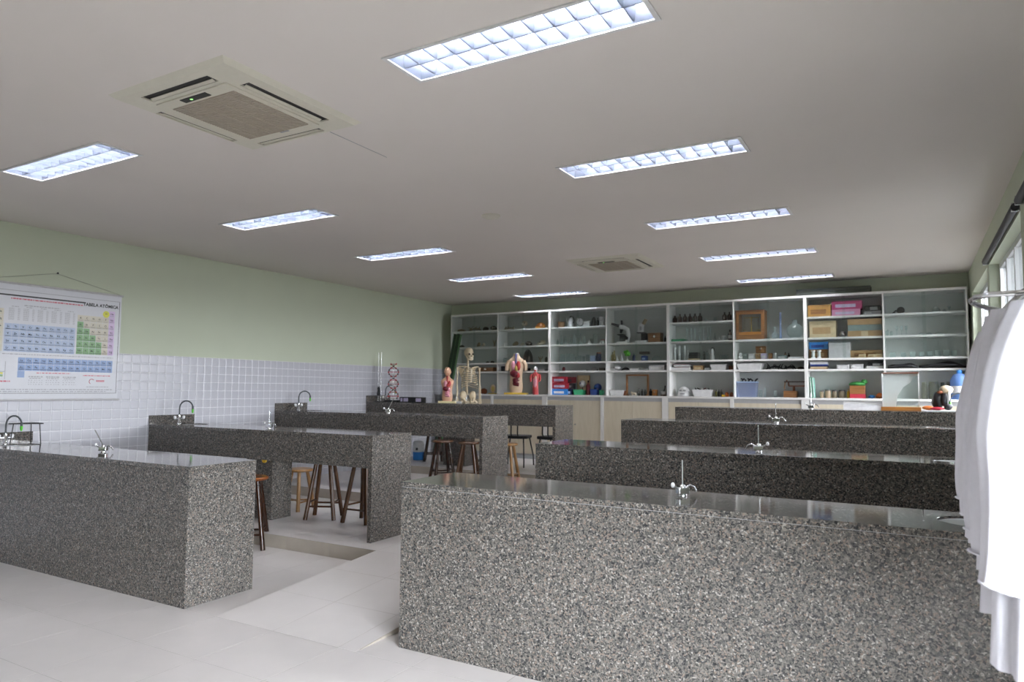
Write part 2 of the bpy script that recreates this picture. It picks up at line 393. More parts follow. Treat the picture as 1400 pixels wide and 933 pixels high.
for k, (a, b) in enumerate(FWIN):
    t = thing('window_%d' % (6+k), 'aluminium window in the wall behind the viewer', None, ((a+b)/2, YN-0.105, FWIN_Z[0]), kind='structure')
    hw, hh = (b-a)/2, FWIN_Z[1]-FWIN_Z[0]
    fr = MB()
    fr.box(-hw, hw, -0.03, 0.02, 0, 0.05); fr.box(-hw, hw, -0.03, 0.02, hh-0.05, hh); fr.box(-hw, -hw+0.05, -0.03, 0.02, 0.05, hh-0.05); fr.box(hw-0.05, hw, -0.03, 0.02, 0.05, hh-0.05)
    fr.build('window_frame', 'sash_white', t)
    MB().box(-0.025, 0.025, -0.03, 0.02, 0.05, hh-0.05).build('mullion', 'sash_white', t)
    for (xa, xb) in ((-hw+0.05, -0.025), (0.025, hw-0.05)): MB().box(xa, xb, -0.006, -0.002, 0.05, hh-0.05).build('pane', 'window_glass', t)
wr = MB()
ys_ = [(YN, YB)]
holes = [(a, b, WIN_Z[0], WIN_Z[1]) for a, b in WIN_ROWS]
cy_ = sorted({YN, YB} | {v for h in holes for v in h[:2]}); cz_ = [-0.1, WIN_Z[0], DOOR_TOP, WIN_Z[1], ZC]
for i in range(len(cy_)-1):
    for j in range(4):
        my, mz = (cy_[i]+cy_[i+1])/2, (cz_[j]+cz_[j+1])/2
        if any(h[0] < my < h[1] and (h[2] < mz or h[0] < 1) and mz < (DOOR_TOP if h[0] < 1 else h[3]) for h in holes): continue
        wr.box(XR, XR+0.15, cy_[i], cy_[i+1], cz_[j], cz_[j+1])
struct('wall_right', wr, 'wall_green', 'pale green right wall with a row of window openings')
WORD = ['first', 'second', 'third', 'fourth', 'fifth', 'sixth', 'seventh', 'eighth']
for k, (a, b) in enumerate(WIN_ROWS):
    zb = WIN_Z[0]
    if k == 3: zb = 0.0
    t = thing('door_1' if k == 3 else 'window_%d' % (k+1), 'glazed aluminium double door in the right wall behind the lab coats' if k == 3 else ['aluminium window beside the lab coats under a dark blind', 'far aluminium window nearest the shelf cabinets'][k] if k < 2 else 'aluminium window in the right wall nearer the viewer', None, (XR+0.105, (a+b)/2, zb), kind='structure')
    hw, hh = (b-a)/2, (DOOR_TOP if k == 3 else WIN_Z[1])-zb
    fr = MB()
    fr.box(-0.02, 0.03, -hw, hw, 0, 0.05); fr.box(-0.02, 0.03, -hw, hw, hh-0.05, hh); fr.box(-0.02, 0.03, -hw, -hw+0.05, 0.05, hh-0.05); fr.box(-0.02, 0.03, hw-0.05, hw, 0.05, hh-0.05)
    fr.build('window_frame', 'sash_white', t)
    zt = hh-0.46
    MB().box(-0.02, 0.03, -hw+0.05, hw-0.05, zt-0.025, zt+0.025).build('transom', 'sash_white', t)
    npan = 4
    for i in range(npan):
        y0 = -hw+0.05 + (2*hw-0.1)*i/npan; y1 = -hw+0.05 + (2*hw-0.1)*(i+1)/npan
        if i: MB().box(-0.025, 0.03, y0-0.025, y0+0.025, 0.05, hh-0.05).build('mullion', 'sash_white', t)
        for (za, zb) in ((0.05, zt-0.025), (zt+0.025, hh-0.05)):
            MB().box(0.002, 0.006, y0+0.02, y1-0.02, za, zb).build('pane', 'window_glass' if k == 3 else 'window_film', t)
    if k < 3: MB().box(-0.13, -0.02, -hw, hw, -0.0, 0.02).build('window_sill', 'sill_stone', t)
    if k in (0, 2):
        o = thing('roller_blind', ['dark rolled-up blind over the window beside the coats', '', 'dark rolled-up blind over the third window', 'dark rolled-up blind over the nearest window'][k], 'blind', (XR-0.03, (a+b)/2, WIN_Z[1]+0.03))
        MB().cyl((0, -hw-0.02, 0), (0, hw, 0), 0.026, n=12).build('blind_roll', 'blind_dark', o)
        for sgn in (-1, 1):
            MB().box(-0.02, 0.029, sgn*hw-0.012, sgn*hw+0.008, -0.03, 0.03).build('bracket', 'steel', o)
o = thing('chalkboard', 'long dark green chalkboard on the wall behind the viewer', 'chalkboard', (-4.2, YN, 0.85))  # unseen board added to darken reflections and bounce from the rear wall
MB().box(-3.0, 3.0, 0.004, 0.02, 0.03, 1.37).build('writing_surface', 'board_green', o)
for (x0, x1, z0, z1) in ((-3.04, 3.04, 0, 0.03), (-3.04, 3.04, 1.37, 1.40), (-3.04, -3.0, 0.03, 1.37), (3.0, 3.04, 0.03, 1.37)): MB().box(x0, x1, 0.002, 0.03, z0, z1).build('frame_rail', 'wood_brown', o)
MB().box(-3.0, 3.0, 0.03, 0.09, -0.01, 0.0).build('chalk_tray', 'wood_brown', o)
# ---- floors
TX, TY = 0.54, 0.535
def tile_mesh(w, d, name='tile', h=0.0005, b=0.0001):
    m = MB().loft([[(-w/2, -d/2, -h), (w/2, -d/2, -h), (w/2, d/2, -h), (-w/2, d/2, -h)], [(-w/2, -d/2, -b*0.5), (w/2, -d/2, -b*0.5), (w/2, d/2, -b*0.5), (-w/2, d/2, -b*0.5)],
              [(-w/2+b, -d/2+b, 0), (w/2-b, -d/2+b, 0), (w/2-b, d/2-b, 0), (-w/2+b, d/2-b, 0)]], cap=False, smooth=False)
    m.add([(-w/2+b, -d/2+b, 0), (w/2-b, -d/2+b, 0), (w/2-b, d/2-b, 0), (-w/2+b, d/2-b, 0)], [(0, 1, 2, 3)])
    me = bpy.data.meshes.new(name); me.from_pydata(m.v, [], m.f); me.update()
    return me
TILE_CACHE = {}
def get_tile(w, d, matn):
    k = (round(w, 3), round(d, 3), matn)
    if k not in TILE_CACHE:
        me = tile_mesh(w, d); me.materials.append(MATS[matn]); TILE_CACHE[k] = me
    return TILE_CACHE[k]
def cuts(lo, hi, start, step):
    c = [lo]; k = math.ceil((lo-start)/step - 1e-6)
    while start+k*step < hi-0.02:
        if start+k*step > lo+0.02: c.append(start+k*step)
        k += 1
    return c+[hi]
def lay(parent, x0, x1, y0, y1, z, ystart, skip=None):
    xs = cuts(x0, x1, -4.013, TX); ys = cuts(y0, y1, ystart, TY)
    for i in range(len(xs)-1):
        for j in range(len(ys)-1):
            cx, cy = (xs[i]+xs[i+1])/2, (ys[j]+ys[j+1])/2
            if skip and skip(cx, cy): continue
            shared('tile', get_tile(xs[i+1]-xs[i]-0.003, ys[j+1]-ys[j]-0.003, 'floor_tile'), parent, (cx, cy, z))
RX0, RX1 = -4.013, -2.80
fl = struct('floor', MB().box(XW-0.15, XR+0.15, YN-0.15, YB+0.15, -0.1, -0.0005), 'floor_grout', 'large pale beige floor tiles at the lowest level')
lay(fl, XW, XR, YN, YP[1], 0.0, 3.12, lambda x, y: RX0 < x < RX1-0.1 and y > 3.12)
for k in (1, 2, 3):
    yn = YP[k+1] if k < 3 else YB
    f = struct('floor', MB().box(XW, XR, YP[k]+0.006, YB, ZL[k-1]-0.004, ZL[k]-0.0005), 'floor_grout', 'raised tiled floor step under the %s row of benches' % WORD[k])
    lay(f, XW, XR, YP[k], yn, ZL[k], YP[k]+0.01, lambda x, y: k < 3 and RX0 < x < RX1-0.1 and y > yn-1.55)
    rise = ZL[k]-ZL[k-1]
    xs = cuts(XW, XR, -4.013, TX)
    for i in range(len(xs)-1):
        shared('riser_tile', get_tile(xs[i+1]-xs[i]-0.003, rise-0.004, 'riser_tile'), f, ((xs[i]+xs[i+1])/2, YP[k]+0.001, (ZL[k]+ZL[k-1])/2-0.001), (PI/2, 0, 0))
    # sloping ramp in the aisle
    ya, yb = YP[k]-1.58, YP[k]
    rm = MB().add([(RX0, ya, ZL[k-1]-0.003), (RX1, ya, ZL[k-1]-0.003), (RX1, yb+0.006, ZL[k-1]-0.003), (RX0, yb+0.006, ZL[k-1]-0.003), (RX1, yb+0.006, ZL[k]-0.003), (RX0, yb+0.006, ZL[k]-0.003)],
                  [(0, 1, 4, 5), (1, 2, 4), (0, 5, 3), (2, 3, 5, 4), (0, 3, 2, 1)])
    ro = struct('floor', rm, 'riser_tile', 'sloping tiled ramp up the aisle to the %s row' % WORD[k])
    ang = math.atan2(rise, yb-ya); ln = math.hypot(rise, yb-ya)
    xs = cuts(RX0, RX1, -4.013, TX); ss = cuts(0, ln, 0, TY)
    for i in range(len(xs)-1):
        for j in range(len(ss)-1):
            sm = (ss[j]+ss[j+1])/2
            shared('tile', get_tile(xs[i+1]-xs[i]-0.003, ss[j+1]-ss[j]-0.003, 'floor_tile'), ro, ((xs[i]+xs[i+1])/2, ya+sm*math.cos(ang), ZL[k-1]+sm*math.sin(ang)+0.0005), (ang, 0, 0))
# ---- white wall tiles
WT, WTOP = 0.102, 1.86
def pillow(cy, cz, x):
    h = WT/2-0.0015; q = h-0.012
    o = [(x, cy-h, cz-h), (x, cy+h, cz-h), (x, cy+h, cz+h), (x, cy-h, cz+h)]
    e = [(x+0.004, cy-h+0.001, cz-h+0.001), (x+0.004, cy+h-0.001, cz-h+0.001), (x+0.004, cy+h-0.001, cz+h-0.001), (x+0.004, cy-h+0.001, cz+h-0.001)]
    i = [(x+0.0054, cy-q, cz-q), (x+0.0054, cy+q, cz-q), (x+0.0054, cy+q, cz+q), (x+0.0054, cy-q, cz+q)]
    return o+e+i, [(0, 1, 5, 4), (1, 2, 6, 5), (2, 3, 7, 6), (3, 0, 4, 7), (4, 5, 9, 8), (5, 6, 10, 9), (6, 7, 11, 10), (7, 4, 8, 11), (8, 9, 10, 11)]
MB().box(XW, XW+0.0045, YN, YB, 0.0, WTOP).build('tile_bed', 'grout', wall_left)
pv, pf = pillow(0, 0, 0); pme = bpy.data.meshes.new('wall_tile'); pme.from_pydata(pv, [], pf); pme.materials.append(MATS['wall_tile']); pme.update()
rest = MB(); npart = 0
for r in range(18):
    cz = WTOP-(r+0.5)*WT
    for j in range(int((YB-YN)/WT)):
        cy = 3.438-62*WT+WT/2 + j*WT
        if cy < YN+WT/2 or cy > YB-WT/2: continue
        if npart < 300 and ((4.5 < cy < 7.1 and r < 9) or (3.0 < cy <= 4.5 and 5 <= r < 9)):
            shared('wall_tile', pme, wall_left, (XW+0.002, cy, cz)); npart += 1
        else:
            v, f = pillow(cy, cz, XW+0.002); rest.add(v, f)
tag(rest.build('wall_tile_field', 'wall_tile', wall_left), kind='stuff')
# ---- ceiling lights
def make_light():
    t = thing('ceiling_light', '', 'light', group='recessed louvred ceiling lights')
    L, Wd = 0.625, 0.14
    MB_ = plate(MB(), -L-0.014, L+0.014, -Wd-0.012, Wd+0.012, -0.008, -0.001, [(-L+0.008, L-0.008, -Wd+0.006, Wd-0.006)])
    MB_.build('frame', 'frame_white', t)
    h = MB()
    h.add([(-L+.001, -Wd+.001, 0), (L-.001, -Wd+.001, 0), (L-.001, Wd-.001, 0), (-L+.001, Wd-.001, 0), (-L+.03, -Wd+.03, 0.115), (L-.03, -Wd+.03, 0.115), (L-.03, Wd-.03, 0.115), (-L+.03, Wd-.03, 0.115)],
          [(0, 4, 5, 1), (1, 5, 6, 2), (2, 6, 7, 3), (3, 7, 4, 0)])
    h.m(1).add([(-L+.03, -Wd+.03, 0.115), (L-.03, -Wd+.03, 0.115), (L-.03, Wd-.03, 0.115), (-L+.03, Wd-.03, 0.115)], [(0, 3, 2, 1)])
    h.build('reflector', ['lamp_reflector', 'lamp_white'], t)
    for s in (-1, 1):
        tb = MB().cyl((-L+0.045, s*0.068, 0.092), (L-0.045, s*0.068, 0.092), 0.013, n=10)
        tb.build('lamp_tube', 'lamp_tube', t)
    sp = MB().add([(-L+.01, -0.004, 0.003), (-L+.01, 0.004, 0.003), (-L+.01, 0.02, 0.072), (-L+.01, -0.02, 0.072), (L-.01, -0.004, 0.003), (L-.01, 0.004, 0.003), (L-.01, 0.02, 0.072), (L-.01, -0.02, 0.072)],
             [(0, 1, 5, 4), (1, 2, 6, 5), (2, 3, 7, 6), (3, 0, 4, 7), (0, 3, 2, 1), (4, 5, 6, 7)])
    sp.build('spine', 'lamp_reflector', t)
    lv = MB()
    lv.add([(-0.003, -Wd+.012, 0.003), (0.003, -Wd+.012, 0.003), (0.012, -Wd+.02, 0.070), (-0.012, -Wd+.02, 0.070), (-0.003, Wd-.012, 0.003), (0.003, Wd-.012, 0.003), (0.012, Wd-.02, 0.070), (-0.012, Wd-.02, 0.070)],
           [(0, 1, 5, 4), (1, 2, 6, 5), (2, 3, 7, 6), (3, 0, 4, 7), (0, 3, 2, 1), (4, 5, 6, 7)])
    n = 11
    for i in range(n):
        x = -L+0.10+(2*L-0.20)*i/(n-1)
        if i == 0: first = lv.build('louver', 'lamp_reflector', t, (x, 0, 0))
        else: link_copy(first, t, (x, 0, 0))
    return t
l0 = make_light()
for ix, lx in enumerate(LAMP_X):
    for k, ly in enumerate(LAMP_Y):
        side = ['left', 'right'][ix]
        lab = ('%s louvred ceiling light from the viewer in the %s row' % (WORD[k], side)) if k < 5 else 'louvred ceiling light behind the viewer in the %s row, %s' % (side, ['nearer', 'farther'][k-5])
        if ix == 0 and k == 0: l0.location = (lx, ly, ZC); l0['label'] = lab
        else: copy_tree(l0, (lx, ly, ZC), label=lab)
# ---- air conditioners
def make_ac(loc, label):
    t = thing('ceiling_air_conditioner', label, 'air conditioner', loc, group='ceiling cassette air conditioners')
    hx, hy = 0.47, 0.485
    sl = [(-0.30, 0.25, -0.405, -0.335), (-0.32, 0.22, 0.385, 0.435), (-0.435, -0.385, -0.23, 0.29), (0.30, 0.37, -0.25, 0.32)]
    pl = plate(MB(), -hx+0.03, hx-0.03, -hy+0.03, hy-0.03, -0.022, -0.012, sl)
    pl.add([(-hx, -hy, 0), (hx, -hy, 0), (hx, hy, 0), (-hx, hy, 0), (-hx+.03, -hy+.03, -0.022), (hx-.03, -hy+.03, -0.022), (hx-.03, hy-.03, -0.022), (-hx+.03, hy-.03, -0.022)],
           [(0, 4, 5, 1), (1, 5, 6, 2), (2, 6, 7, 3), (3, 7, 4, 0)])
    pl.build('panel', 'ac_cream', t)
    for i, s in enumerate(sl):
        MB().box(s[0], s[1], s[2], s[3], -0.0125, -0.002).build('air_slot', 'dark_slot', t)
        alongx = (s[1]-s[0]) > (s[3]-s[2])
        wid = 0.020 if i in (0, 3) else 0.044
        v = MB()
        if alongx: v.box(-(s[1]-s[0])/2+.02, (s[1]-s[0])/2-.02, -wid/2, wid/2, -0.002, 0.002)
        else: v.box(-wid/2, wid/2, -(s[3]-s[2])/2+.02, (s[3]-s[2])/2-.02, -0.002, 0.002)
        tl = 0.28
        rot = (tl*(-1 if s[2] < 0 else 1), 0, 0) if alongx else (0, tl*(-1 if s[0] > 0 else 1), 0)
        v.build('vane', 'ac_cream', t, ((s[0]+s[1])/2-(0.018 if i == 3 else 0), (s[2]+s[3])/2+(0.018 if i == 0 else 0), -0.019), rot)
    MB().box(-0.31, 0.27, -0.31, 0.34, -0.030, -0.021).build('grille_frame', 'ac_cream', t, bevel=0.004)
    g = MB().box(-0.27, 0.235, -0.235, 0.285, -0.0325, -0.029).build('grille', 'ac_grille', t)
    for i in range(34):
        y = -0.232+0.515*i/33
        MB().box(-0.268, 0.233, y, y+0.006, -0.0355, -0.032).build('grille_bar', 'ac_grille', g)
    for i in range(4):
        x = -0.27+0.505*(i+0.5)/4
        MB().box(x-0.006, x+0.006, -0.235, 0.285, -0.0365, -0.032).build('grille_rib', 'ac_grille', g)
    d = MB().box(-0.125, 0.085, -0.295, -0.255, -0.033, -0.029).build('display', 'dark_slot', t)
    MB().box(-0.06, -0.045, -0.28, -0.27, -0.0345, -0.0325).build('led', 'green_led', d)
    MB().box(-0.02, 0.05, 0.30, 0.315, -0.0315, -0.0295).build('badge', 'print_grey', t)
make_ac((-3.275, 2.595, ZC), 'large square ceiling air conditioner near the viewer')
make_ac((-3.17, 8.12, ZC), 'distant square ceiling air conditioner toward the shelf cabinets')
o = thing('smoke_detector', 'small round white ceiling disc between the light rows', 'detector', (-3.29, 5.34, ZC))
MB().lathe([(0.085, -0.001), (0.085, -0.014), (0.075, -0.02)], n=24).build('base', 'ac_cream', o)
MB().lathe([(0.065, -0.02), (0.055, -0.022), (0.02, -0.038)], n=24).build('cap', 'ac_cream', o)
struct('trim_1', MB().add([(-3.083, 3.10, ZC-0.0015), (-3.078, 3.10, ZC-0.0015), (-3.081, 3.64, ZC-0.0015), (-3.084, 3.64, ZC-0.0015), (-3.083, 3.10, ZC), (-3.078, 3.10, ZC), (-3.081, 3.64, ZC), (-3.084, 3.64, ZC)],
      [(0, 3, 2, 1), (0, 1, 5, 4), (1, 2, 6, 5), (2, 3, 7, 6), (3, 0, 4, 7)]), 'print_grey', 'thin dark seam in the ceiling by the air conditioner')
# ------------------------------------------------------------------ granite benches
def slab_hole(mb, x0, x1, y0, y1, z0, z1, cx, cy, a, b, n=36):
    hx0, hx1 = max(x0, cx-a-0.05), min(x1, cx+a+0.05)
    angs = sorted(set([2*PI*i/n for i in range(n)] + [math.atan2(yy-cy, xx-cx) % (2*PI) for xx in (hx0, hx1) for yy in (y0, y1)]))
    inn, out = [], []
    for t in angs:
        c, s = math.cos(t), math.sin(t)
        inn.append((cx+a*c, cy+b*s))
        k = min([(hx1-cx)/c if c > 1e-9 else 1e9, (hx0-cx)/c if c < -1e-9 else 1e9, (y1-cy)/s if s > 1e-9 else 1e9, (y0-cy)/s if s < -1e-9 else 1e9])
        out.append((cx+k*c, cy+k*s))
    m = len(angs)
    vs = [(x, y, z1) for x, y in inn] + [(x, y, z1) for x, y in out] + [(x, y, z0) for x, y in inn] + [(x, y, z0) for x, y in out]
    fs = []
    for i in range(m):
        j = (i+1) % m
        fs += [(i, m+i, m+j, j), (2*m+i, 2*m+j, 3*m+j, 3*m+i), (i, j, 2*m+j, 2*m+i), (m+i, 3*m+i, 3*m+j, m+j)]
    mb.add(vs, fs)
    if hx0 > x0+1e-4: mb.box(x0, hx0, y0, y1, z0, z1)
    if hx1 < x1-1e-4: mb.box(hx1, x1, y0, y1, z0, z1)
    return mb
YF = [3.105, 4.885, 6.69, 8.52]
YFR = [3.30, 4.875, 6.70, 8.525]
XE = [-4.32, -4.24, -4.205, -4.20]
XS = [-2.635, -2.575, -2.567, -2.56]
HT = [0.953, 0.953, 0.953, 0.94]
HR = [0.953, 0.96, 0.968, 0.953]
AP = [0.27, 0.265, 0.215, 0.26]
DL, DR = 0.57, 0.55
def bench(side, k):
    left = side == 'left'
    x0, x1 = (XW+0.009, XE[k]) if left else (XS[k], XR-0.002)
    yf = (YF if left else YFR)[k]; D = DL if left else DR
    z0 = ZL[k]; top = z0 + (HT if left else HR)[k]; th = 0.03
    t = thing('laboratory_bench', '%s speckled grey granite bench from the viewer on the %s side of the aisle' % (WORD[k], side), 'bench', (x0, yf, z0), group='granite laboratory benches')
    X = lambda v: v-x0
    w = x1-x0; H = top-z0
    cx = 0.36 if left else w-0.40
    slab_hole(MB(), 0, w, 0, D, H-th, H, cx, 0.30, 0.19, 0.15).build('worktop', 'granite', t, bevel=0.002)
    rim = MB().lathe([(0.19, 0.001), (0.185, -0.004), (0.17, -0.09), (0.13, -0.125), (0.03, -0.13)], (cx, 0.30, H-0.012), n=28, cap=False, sy=0.15/0.19)
    rim.lathe([(0.025, -0.129), (0.024, -0.127), (0.001, -0.127)], (cx, 0.30, H-0.012), n=12, cap=False)
    rim.build('sink_bowl', 'sink_steel', t)
    if k == 0:
        jx = (-7.0 if left else -0.93)-x0
        for (a, b) in ((0, jx-0.0008), (jx+0.0008, w)):
            MB().box(a, b, 0.003, 0.028, 0, H-th-0.0015).build('front_panel', 'granite_panel', t, bevel=0.0008)
    else:
        jx = (w*0.5) if left else (-0.91-x0)
        for (a, b) in ((0, jx-0.0006), (jx+0.0006, w)):
            MB().box(a, b, 0.003, 0.028, H-th-AP[k], H-th-0.001).build('apron', 'granite_panel', t, bevel=0.0006)
    if k == 0 and not left: MB().box(0.002, w-0.002, 0.0018, 0.004, H-th-0.0018, H-th-0.0002).build('joint_line', 'grey', t)
    ex0, ex1 = (w-0.042, w) if left else (0, 0.042)
    MB().box(ex0+(0 if left else 0.001), ex1-(0.001 if left else 0), 0.0285 if k == 0 else 0.029, D-0.002, 0, H-th-0.001).build('end_panel', 'granite_panel', t, bevel=0.001)
    if k > 0:
        MB().box(ex0+(0 if left else 0.001), ex1-(0.001 if left else 0), 0.003, 0.0285, 0, H-th-AP[k]-0.0005).build('end_panel_edge', 'granite_panel', t)
        sx0, sx1 = ((-6.25-x0, -5.85-x0) if left else (-1.3-x0, -0.9-x0))
        MB().box(sx0, sx1, 0.30, D-0.004, 0, H-th-0.001).build('support_panel', 'granite_panel', t, bevel=0.001)
    bx0, bx1 = (0, 0.02) if left else (w-0.02, w)
    MB().box(bx0, bx1, 0.0, D, H+0.0005, H+0.10).build('back_splash', 'granite', t, bevel=0.001)
    return top
TOPL = [bench('left', k) for k in range(4)]
TOPR = [bench('right', k) for k in range(4)]
# ------------------------------------------------------------------ taps
def sink_faucet(loc, label, d, h=0.25, reach=0.16):
    t = thing('sink_faucet', label, 'faucet', loc, group='gooseneck sink faucets')
    MB().lathe([(0.028, 0), (0.028, 0.01), (0.016, 0.018), (0.014, 0.10)], n=14).build('base', 'chrome', t)
    MB().cyl((-0.0, -0.05, 0.06), (0.0, 0.05, 0.06), 0.010, n=10).build('crossbar', 'chrome', t)
    for s in (-1, 1):
        MB().lathe([(0.008, 0), (0.016, 0.012), (0.017, 0.03), (0.010, 0.038)], (0, s*0.055, 0.055), n=10).build('valve_handle', 'white_enamel', t)
    pts = [(0, 0, 0.09), (0, 0, 0.13)]
    for i in range(11):
        a = PI*(1-i/10*0.92)
        pts.append((d[0]*(reach/2+reach/2*math.cos(a)), d[1]*(reach/2+reach/2*math.cos(a)), h-0.09+0.085*math.sin(a)))
    MB().tube(pts, 0.008, 8).build('gooseneck', 'rubber_dark', t)
    ex, ey, ez = pts[-1]
    MB().cyl((ex, ey, ez+0.005), (ex, ey, ez-0.03), 0.011, n=10).build('collar', 'rubber_dark', t)
    MB().lathe([(0.006, -0.075), (0.011, -0.06), (0.013, -0.035), (0.010, -0.028)], (ex, ey, ez), n=10).build('nozzle', 'nozzle_green', t)
for k in range(4):
    sink_faucet((-7.36, YF[k]+0.255, TOPL[k]), 'gooseneck faucet with green nozzle on the %s left bench' % WORD[k], (0.94, 0.34), 0.27, 0.17)
for k in range(4):
    sink_faucet((0.50, YFR[k]+0.30, TOPR[k]), 'gooseneck faucet with green nozzle on the %s right bench' % WORD[k], (-1.0, -0.1), 0.20, 0.17)
def gas_tap(loc, label, rz=0.0, lean=0.0):
    t = thing('bench_tap', label, 'tap', loc, rz, group='white bench taps with upright rods')
    MB().lathe([(0.022, 0), (0.022, 0.012), (0.012, 0.02), (0.012, 0.03)], n=14).build('base', 'chrome', t)
    MB().rbox(-0.034, 0.034, -0.018, 0.018, 0.012, 0.045, 0.006).build('body', 'chrome', t, bevel=0.004)
    MB().tube([(0.02, 0, 0.04), (0.045, 0, 0.055), (0.07, 0, 0.045), (0.085, 0, 0.02)], [0.007, 0.006, 0.006, 0.005], 8).build('spout', 'steel', t)
    MB().tube([(-0.03, 0, 0.04), (-0.055, 0, 0.055)], 0.006, 8).build('stem', 'steel', t)
    MB().ell((-0.06, 0, 0.06), (0.011, 0.010, 0.014), 10, 6).build('knob', 'white_enamel', t)
    MB().lathe([(0.014, 0.045), (0.014, 0.055), (0.007, 0.06)], n=12).build('collar', 'chrome', t)
    MB().cyl((0, 0, 0.055), (lean*0.14, 0, 0.185), 0.0042, n=8).build('rod', 'chrome', t)
gas_tap((-5.86, YF[0]+0.30, TOPL[0]), 'white bench tap with leaning rod on the first left bench', 0.5, -0.55)
gas_tap((-5.85, YF[1]+0.24, TOPL[1]), 'white bench tap with rod on the second left bench', 0.2)
gas_tap((-5.76, YF[2]+0.24, TOPL[2]), 'white bench tap with rod on the third left bench', 0.3, 0.5)
gas_tap((-1.055, YFR[0]+0.335, TOPR[0]), 'white bench tap with rod on the first right bench', 0.9)
gas_tap((-0.94, YFR[1]+0.20, TOPR[1]), 'white bench tap with rod on the second right bench', PI)
gas_tap((-1.13, YFR[2]+0.27, TOPR[2]), 'white bench tap with rod on the third right bench', 0.0)
gas_tap((-1.03, YFR[3]+0.22, TOPR[3]), 'white bench tap with rod on the farthest right bench', 0.0)
t = thing('gas_valve', 'yellow round valve under the second left bench', 'valve', (-5.93, YF[1]+0.298, 0.74))
MB().cyl((0, 0, 0), (0, -0.03, 0), 0.008).build('stem', 'steel', t)
MB().cyl((0, -0.03, 0), (0, -0.045, 0), 0.03, n=16).build('wheel', 'yellow', t)
# ------------------------------------------------------------------ stools and chairs
def stool(loc, rz, h, legs, m, mseat, label, r=0.15, spread=0.20, group='wooden stools'):
    t = thing('wooden_stool', label, 'stool', loc, rz, group=group)
    MB().lathe([(r-0.012, h-0.03), (r, h-0.024), (r, h-0.008), (r-0.012, h)], n=28).build('seat', mseat, t)
    feet = []
    for i in range(legs):
        a = 2*PI*(i+0.5)/legs
        p0 = Vector((spread*math.cos(a), spread*math.sin(a), 0)); p1 = Vector((0.095*math.cos(a), 0.095*math.sin(a), h-0.028))
        feet.append((p0, p1))
        MB().tube([p0, p1], [0.023, 0.021], 8).build('leg', m, t)
    for i in range(legs):
        f = 0.22 + 0.06*(i % 2); a, b = feet[i], feet[(i+1) % legs]
        MB().cyl(a[0].lerp(a[1], f), b[0].lerp(b[1], f), 0.010, n=8).build('stretcher', m, t)
    return t
stool((-5.45, 4.58, 0), 0.70, 0.66, 4, 'stool_dark', 'stool_seat', 'dark stool with glossy reddish seat behind the first left bench', 0.16, 0.21)
stool((-6.10, 5.80, ZL[1]), 0.25, 0.46, 3, 'stool_light', 'stool_light', 'short pale wood three-legged stool behind the second left bench', 0.15, 0.19)
stool((-5.485, 5.575, ZL[1]), 0.47, 0.66, 4, 'stool_mid', 'stool_mid', 'dark wooden stool, left one of two tucked under second left bench', 0.15, 0.215)
stool((-4.98, 5.63, ZL[1]), 0.05, 0.66, 4, 'stool_mid', 'stool_mid', 'brown wooden stool beside the end panel of the second left bench', 0.15, 0.215)
stool((-5.10, 6.22, ZL[1]), 0.1, 0.47, 3, 'stool_light', 'stool_light', 'orange-brown low stool peeking out past the second left bench', 0.15, 0.19)
stool((-6.12, 7.55, ZL[2]), 0.3, 0.56, 4, 'stool_dark', 'stool_dark', 'very dark stool under the left part of the third left bench', 0.15, 0.20)
stool((-5.72, 8.06, ZL[2]), 0.9, 0.55, 4, 'stool_dark', 'stool_mid', 'reddish dark stool, left of the pair behind the third left bench', 0.16, 0.20)
stool((-5.24, 7.98, ZL[2]), 0.4, 0.555, 4, 'stool_mid', 'stool_mid', 'brown stool, right of the pair behind the third left bench', 0.16, 0.20)
stool((-4.72, 8.12, ZL[2]), 0.2, 0.55, 4, 'stool_light', 'stool_light', 'light brown stool half hidden past the third left bench end', 0.15, 0.20)
stool((-6.72, 9.22, ZL[3]), 0.6, 0.56, 4, 'stool_dark', 'stool_dark', 'near-black stool under the fourth left bench', 0.15, 0.20)
def lab_chair(loc, rz, label):
    t = thing('lab_chair', label, 'chair', loc, rz, group='black chairs behind the fourth left bench')
    MB().rbox(-0.19, 0.19, -0.18, 0.18, 0.42, 0.465, 0.05, 4).build('seat', 'black_seat', t, bevel=0.012)
    MB().rbox(-0.17, 0.17, 0.175, 0.20, 0.62, 0.80, 0.01).build('backrest', 'black_seat', t, bevel=0.008)
    for s in (-1, 1):
        MB().tube([(s*0.05, 0.15, 0.43), (s*0.05, 0.19, 0.50), (s*0.05, 0.188, 0.65)], 0.011, 8).build('back_post', 'black_metal', t)
        MB().tube([(s*0.15, -0.14, 0.43), (s*0.20, -0.19, 0.15), (s*0.205, -0.20, 0.0)], 0.011, 8).build('leg', 'black_metal', t)
        MB().tube([(s*0.13, 0.14, 0.43), (s*0.15, 0.19, 0.15), (s*0.155, 0.21, 0.0)], 0.011, 8).build('leg', 'black_metal', t)
lab_chair((-5.22, 9.30, ZL[3]), PI+0.25, 'black metal chair with slim backrest, left of two')
lab_chair((-4.66, 9.38, ZL[3]), PI-0.2, 'black metal chair partly hidden by the bench end, right of two')
t = thing('water_bottle', 'white and blue water container on the floor behind the third left bench', 'container', (-7.02, 9.22, ZL[3]))
MB().lathe([(0.085, 0), (0.09, 0.01), (0.09, 0.13)], n=18).build('lower_band', 'blue', t)
MB().lathe([(0.09, 0.131), (0.09, 0.27), (0.075, 0.30), (0.04, 0.31)], n=18).build('upper_body', 'white', t)
MB().box(0.015, 0.05, -0.094, -0.085, 0.16, 0.20).build('mark', 'print_black', t)
